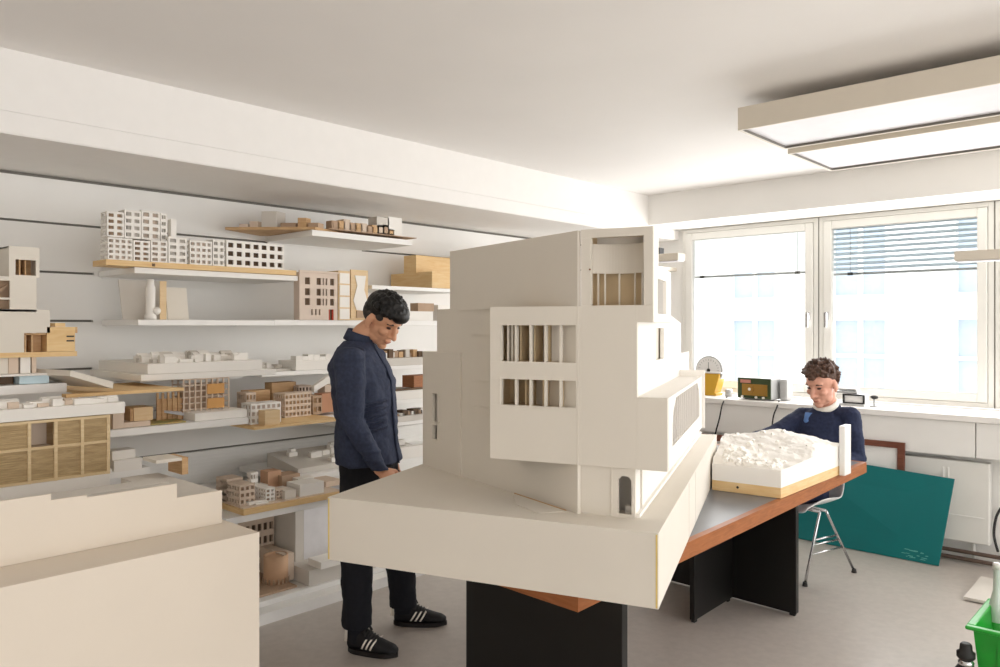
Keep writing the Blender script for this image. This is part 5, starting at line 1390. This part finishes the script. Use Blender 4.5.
def shoe(person, heel, toe, label=None):
    d = (toe-heel); d.z = 0; L = d.length; d.normalize(); l = Vector((-d.y, d.x, 0)); o = Vector((heel.x, heel.y, 0))
    P = lambda a, b, h: o+d*(a*L)+l*b+UP*h
    mb = MB()
    mb.loft([(P(.0, 0, .0), d*.001, l*.02), (P(.0, 0, .012), d*.001, l*.02)], 4)
    out = []; 
    for k in range(28):
        a = 2*PI*k/28; x = .5-.5*math.cos(a); w = .037+.010*math.sin(PI*min(1, x*1.05)**1.4)
        w *= (1-max(0, (x-.8)/.2)**2*.35)*(1-max(0, (.12-x)/.12)**2*.25); out.append((x, w*math.sin(a)*1.25 if abs(math.sin(a)) < .8 else w*math.copysign(1, math.sin(a))))
    mb = MB(); vs = [P(x, y, 0) for x, y in out]+[P(x, y*.97, .021) for x, y in out]; n = len(out)
    mb.add(vs, [list(range(n-1, -1, -1)), list(range(n, 2*n))]+[(i, (i+1) % n, n+(i+1) % n, n+i) for i in range(n)], 0)
    sh = None
    up = MB()
    up.loft([(P(.02, 0, .045), l*.024, UP*.028), (P(.10, 0, .062), l*.032, UP*.050), (P(.24, 0, .066), l*.036, UP*.056), (P(.38, 0, .060), l*.039, UP*.049), (P(.55, 0, .047), l*.043, UP*.038), (P(.75, 0, .036), l*.045, UP*.029), (P(.90, 0, .031), l*.038, UP*.024), (P(.985, 0, .028), l*.018, UP*.014)], 24)
    up = up.remesh(.005, 3, .5)
    for i, v in enumerate(up.v):
        if v.z < .02: up.v[i] = Vector((v.x, v.y, .02))
    sh = up.build('shoe', SHOE, person); mb.build('sole', SOLE, sh)
    side = -1 if l.dot(CAM-o) < 0 else 1
    from mathutils.bvhtree import BVHTree
    bv = BVHTree.FromPolygons([tuple(v) for v in up.v], up.f)
    def side_pt(x, h, sd, off):
        q = P(x, 0, h)+l*(sd*.2); r = bv.ray_cast(q, -l*sd)
        return (r[0] if r[0] else P(x, sd*.04, h))+l*(sd*off)
    def top_pt(x, b, off):
        q = P(x, b, .3); r = bv.ray_cast(q, -UP)
        return (r[0] if r[0] else P(x, b, .09))+UP*off
    for sd in (side, -side):
        for k in range(3):
            vs = []; fs = []; nn_ = 6
            for i in range(nn_+1):
                tt = i/nn_; x = .335+.088*k+.11*tt; h = .027+.050*tt
                for (dx, of) in ((-.017, .003), (.017, .003), (-.017, -.006), (.017, -.006)): vs.append(side_pt(x+dx, h, sd, of))
            for i in range(nn_):
                b = 4*i; fs += [(b, b+1, b+5, b+4), (b+2, b+6, b+7, b+3), (b, b+4, b+6, b+2), (b+1, b+3, b+7, b+5)]
            e = 4*nn_; fs += [(0, 2, 3, 1), (e, e+1, e+3, e+2)]
            MB().add(vs, fs).build('stripe', STRIPE, sh, label='off-white side stripe')
    m = MB().loft([(P(-.012, 0, .050), l*.022, d*.012), (P(.0, 0, .075), l*.024, d*.014), (P(.02, 0, .106), l*.027, d*.016)], 14); m.build('heel_tab', STRIPE, sh, label='off-white heel tab')
    m = MB().loft([(top_pt(.36, 0, -.004), l*.020, d*.012), (top_pt(.30, 0, .02), l*.022, d*.008)], 12); m.build('tongue', SHOE, sh)
    m = MB()
    for k in range(5): m.tube([top_pt(.36+.05*k, -.024, .003), top_pt(.375+.05*k, 0, .006), top_pt(.36+.05*k, .024, .003)], .004, 6)
    m.tube([top_pt(.34, 0, .014), top_pt(.37, .02, .028), top_pt(.41, .034, .008)], .004, 6); m.tube([top_pt(.34, 0, .014), top_pt(.37, -.02, .028), top_pt(.41, -.034, .008)], .004, 6); m.tube([top_pt(.34, 0, .014), top_pt(.40, .012, .03), top_pt(.44, .026, .012)], .004, 6)
    m.build('laces', DARK, sh)
shoe(pm, onZ(348, 650, 0), onZ(398, 657, 0)); shoe(pm, onZ(393.5, 624, 0), onZ(447, 624.5, 0))
for a_ in (ankR, ankL):
    mb = MB().cyl(a_-UP*.03, a_+UP*.05, .046, .046, 16); mb.build('sock', TROU, pm)

# ------------------------------------------------------------------ chair (white shell on steel legs)
fA_, fB_ = onZ(805, 586, 0), onZ(854, 572.5, 0)        # near side feet: front, back
D = (fB_-fA_).normalized(); CF = -D; CL = Vector((-CF.y, CF.x, 0))   # chair forward, left
if CL.dot(CAM-fA_) < 0: CL = -CL
mid = (fA_+fB_)/2; cc = mid-CL*.24                    # chair centre on the floor
t = thing('shell_chair', 'white shell chair on slim steel legs under the seated man', 'chair', cc)
SH = .435
def cpnt(f, l, h): return cc+CF*f+CL*l+UP*h
n, w = 14, 12
prof = [(.215, -.030), (.20, -.004), (.15, .0), (.05, -.018), (-.06, -.022), (-.14, -.004), (-.19, .05), (-.215, .13), (-.235, .22), (-.25, .30), (-.262, .36)]
vs = []
for (f, h) in prof:
    for j in range(w+1):
        s_ = -1+2*j/w; back = max(0, min(1, (-f-.10)/.1)); wid = .235-.045*back*max(0, (h-.15)/.2)
        lift = .075*abs(s_)**3*(1-back)*(1 if f < .15 else .3)+.0
        wrap = .05*s_*s_*back
        vs.append(cpnt(f+wrap, s_*wid, SH+h+lift))
n = len(prof); W1 = w+1; fs = []
for i in range(n-1):
    for j in range(w): a = i*W1+j; fs.append((a, a+1, a+W1+1, a+W1))
m = MB().add(vs, fs, 0, True); so = m.build('seat_shell', PLASTW, t, label='moulded white shell')
sd = so.modifiers.new('solid', 'SOLIDIFY'); sd.thickness = .012; sd.offset = -1
ss = so.modifiers.new('sub', 'SUBSURF'); ss.levels = ss.render_levels = 1
for sgn in (1, -1):
    foot_f, foot_b = cpnt((fA_-mid).dot(CF), sgn*.24, .012), cpnt((fB_-mid).dot(CF), sgn*.24, .012)
    tf, tb = cpnt(.03, sgn*.19, SH-.03), cpnt(-.03, sgn*.19, SH-.03)
    m = MB().tube([foot_f, tf+(foot_f-tf)*.06, tf], .0085, 10); lf = m.build('leg', CHROME, t)
    m = MB().tube([foot_b, tb+(foot_b-tb)*.06, tb], .0085, 10); lb = m.build('leg', CHROME, t)
    for p, o in ((foot_f, lf), (foot_b, lb)): m = MB().cyl(p-UP*.012, p+UP*.012, .016, .012, 14); m.build('glide', DARK, o)
    for q in (.40, .47, .60):
        a = tf+(foot_f-tf)*q; b = tb+(foot_b-tb)*q; m = MB().tube([a, b], .006, 8); m.build('side_bar', CHROME, t)
for q in (.03, -.03):
    m = MB().tube([cpnt(q, -.19, SH-.03), cpnt(q, .19, SH-.03)], .009, 10); m.build('seat_rail', CHROME, t)

# ------------------------------------------------------------------ seated man
FS = cd(-.50, -.87); LS = cd(.87, -.50)               # chest forward / his left
FH = CF.copy()                                        # thighs
ps = thing('person', 'seated man in navy sweater with tousled brown hair behind the landscape model', 'person', J(820, 500, 5.0))
pel = cc-CF*.07+UP*.515; wai = J(814, 464, 4.96); che = J(824, 434, 4.98); uch = J(826, 416, 4.98); nek = J(827, 405, 4.97); hed = J(822, 384.5, 4.92)
shR, elR, wrR = J(803, 417, 5.08), J(776, 433, 5.0), J(749, 440, 4.90)
shL, elL, wrL = J(850, 417, 4.87), J(857, 458, 4.84), J(833, 468, 4.70)
hipR, hipL = pel-CL*.085, pel+CL*.085
kneR = hipR+FH*.40+UP*.0; kneL = hipL+FH*.40; ankR = kneR+FH*.05-UP*(kneR.z-.10); ankL = kneL-FH*.08-UP*(kneL.z-.10)
H = Head(hed, cd(-.84, -.54), math.radians(22), math.radians(0), 1.10)
def trunk2(mb, g):
    mb.loft([(pel-UP*.05, CF*(.11+g), CL*(.15+g)), (pel+UP*.05, CF*(.115+g), CL*(.15+g)), (wai, FS*(.118+g), LS*(.160+g)), (che, FS*(.122+g), LS*(.180+g)), ((che+uch)/2, FS*(.112+g), LS*(.178+g)), (uch, FS*(.085+g), LS*(.145+g)), (uch+UP*.055, FS*(.055+g*.4), LS*(.07+g*.4))], 24)
mb = MB(); trunk2(mb, -.015); H.skull(mb)
mb.limb([uch+UP*.01, nek, H.p(-.02, 0, -.05)], [.06, .056, .056])
mb.limb([shR, elR, wrR], [.048, .038, .027]); mb.limb([shL, elL, wrL], [.048, .038, .027])
mb.limb([hipR, kneR, ankR], [.078, .055, .038]); mb.limb([hipL, kneL, ankL], [.078, .055, .038])
hand(mb, wrR, (wrR-elR).normalized()-UP*.1, -UP, 1.0, .25, -1); hand(mb, wrL, (wrL-elL).normalized()-UP*.05, -UP, 1.0, .25, 1)
for a_ in (ankR, ankL): mb.limb([a_, a_-UP*.05+FH*.06, a_-UP*.065+FH*.15], [.04, .034, .026])
mb.remesh(.0045, 3, .5).build('body', SKIN2, ps)
H.features(ps, True, HAIRC, mat('lips_pink', '#b8705f', .5))
mb = MB(); H.ell(mb, -.028, 0, .055, .092, .082, .078, 20); H.ell(mb, .03, 0, .098, .064, .066, .032); H.ell(mb, -.045, 0, .0, .062, .074, .05)
tufts(mb, H, 210, 9, ((-.006, 0, .056), (.096, .080, .078)), .020, .013, lambda v: v.z > .2 or (v.x < -.35 and v.z > -.7), .1)
mb.remesh(.004, 2, .5).build('hair', HAIRC, ps)
mb = MB(); trunk2(mb, .012)
def slv(mb, sh, el, wr, r):
    mb.limb([sh, (sh+el)/2, el, (el+wr)/2, wr], [r, r*.93, r*.85, r*.75, r*.6])
slv(mb, shR, elR, wrR, .064); slv(mb, shL, elL, wrL, .066)
mb.limb([uch+UP*.0+(shR-uch)*.2, shR+UP*.0], [.06, .06]); mb.limb([uch+(shL-uch)*.2, shL], [.06, .062])
for q in range(4): mb.ell(che+UP*(.03-.05*q)+FS*.06-LS*.02, .07, .13, .010, (FS, (LS+UP*.3).normalized(), (UP-LS*.3).normalized()))
sw = folds(mb.remesh(.006, 3, .5).build('sweater', NAVYK, ps), .018, .08)
def neckring(c, f, l, rad, h0, h1, name, mt, parent, tilt):
    T = (UP+f*tilt).normalized(); F2 = (f-UP*tilt).normalized(); vs = []; fs = []; n = 24
    for (r, h) in ((rad+.006, h0), (rad, h1), (rad-.007, h1), (rad-.002, h0)):
        vs += [c+F2*(r*math.cos(2*PI*k/n))+l*(r*math.sin(2*PI*k/n))+T*h for k in range(n)]
    for j in range(4):
        for k in range(n): fs.append((j*n+k, j*n+(k+1) % n, ((j+1) % 4)*n+(k+1) % n, ((j+1) % 4)*n+k))
    return MB().add(vs, fs, 0, True).build(name, mt, parent)
cN = uch+UP*.065+FS*.008
FW = cd(-.84, -.54); LW = Vector((-FW.y, FW.x, 0)); neckring(cN+UP*.006, FW, LW, .076, -.03, .026, 'shirt_collar', CLOTHW, sw, .55)
neckring(cN-UP*.012, FW, LW, .086, -.04, .006, 'sweater_collar', NAVYK, sw, .55)
q0 = uch+UP*.022+FS*.058-LS*.088
mb = MB().loft([(q0, FS*.01, LS*.03), (q0-UP*.05+FS*.028-LS*.01, FS*.01, LS*.026), (q0-UP*.07+FS*.03-LS*.012, FS*.006, LS*.012)], 14); mb.build('blue_lapel', BLUEC, sw, label='light blue fabric patch at the right collar')
mb = MB(); mb.loft([(pel-UP*.06, CF*.12, CL*.165), (pel+UP*.03, CF*.12, CL*.16)], 24)
for h_, k_, a_ in ((hipR, kneR, ankR), (hipL, kneL, ankL)): mb.limb([h_, (h_+k_)/2, k_, (k_+a_)/2, a_+UP*.02], [.080, .078, .070, .062, .056])
mb.remesh(.007, 3, .5).build('trousers', NAVYK, ps)
for a_ in (ankR, ankL):
    m = MB().limb([a_-UP*.045-FH*.02, a_-UP*.055+FH*.08, a_-UP*.065+FH*.17], [.047, .042, .032]); mm = m.remesh(.006, 2)
    for i, v in enumerate(mm.v):
        if v.z < .003: mm.v[i] = Vector((v.x, v.y, .003))
    mm.build('shoe', SHOE, ps)

# ================================================================== LIGHT AND CAMERA
w = bpy.data.worlds.new('World'); scn.world = w; w.use_nodes = True
bg = w.node_tree.nodes['Background']; bg.inputs['Color'].default_value = (1.0, .99, .98, 1); bg.inputs['Strength'].default_value = 2.3
def area(name, loc, rot, sx, sy, power, col=(1, 1, 1)):
    l = bpy.data.lights.new(name, 'AREA'); l.shape = 'RECTANGLE'; l.size = sx; l.size_y = sy; l.energy = power; l.color = col
    o = bpy.data.objects.new(name, l); COL.objects.link(o); o.location = loc; o.rotation_euler = rot
    return o
for i in range(2):
    x = (WX[i]+WX[i+1])/2
    area('window_daylight', (x, YW-.06, 1.7), (-PI/2, 0, 0), 1.15, 1.35, 18, (1, .995, .99))
for i in range(2, 5):
    x = (WX[i]+WX[i+1])/2
    area('window_daylight', (x, YW-.06, 1.7), (-PI/2, 0, 0), 1.15, 1.35, 18, (1, .995, .99))
cam = bpy.data.cameras.new('camera'); co = bpy.data.objects.new('camera', cam); COL.objects.link(co)
cam.sensor_width = 36; cam.lens = FPX/1000*36; cam.shift_y = -(333.5-HOR)/1000
co.location = CAM; co.rotation_euler = (PI/2, 0, ANG)
scn.camera = co
scn.view_settings.view_transform = 'Standard'; scn.view_settings.look = 'None'
scn.view_settings.gamma = 1; scn.view_settings.exposure = 0.28; scn.view_settings.use_curve_mapping = False
scn.cycles.max_bounces = 10; scn.cycles.diffuse_bounces = 6; scn.cycles.transparent_max_bounces = 12
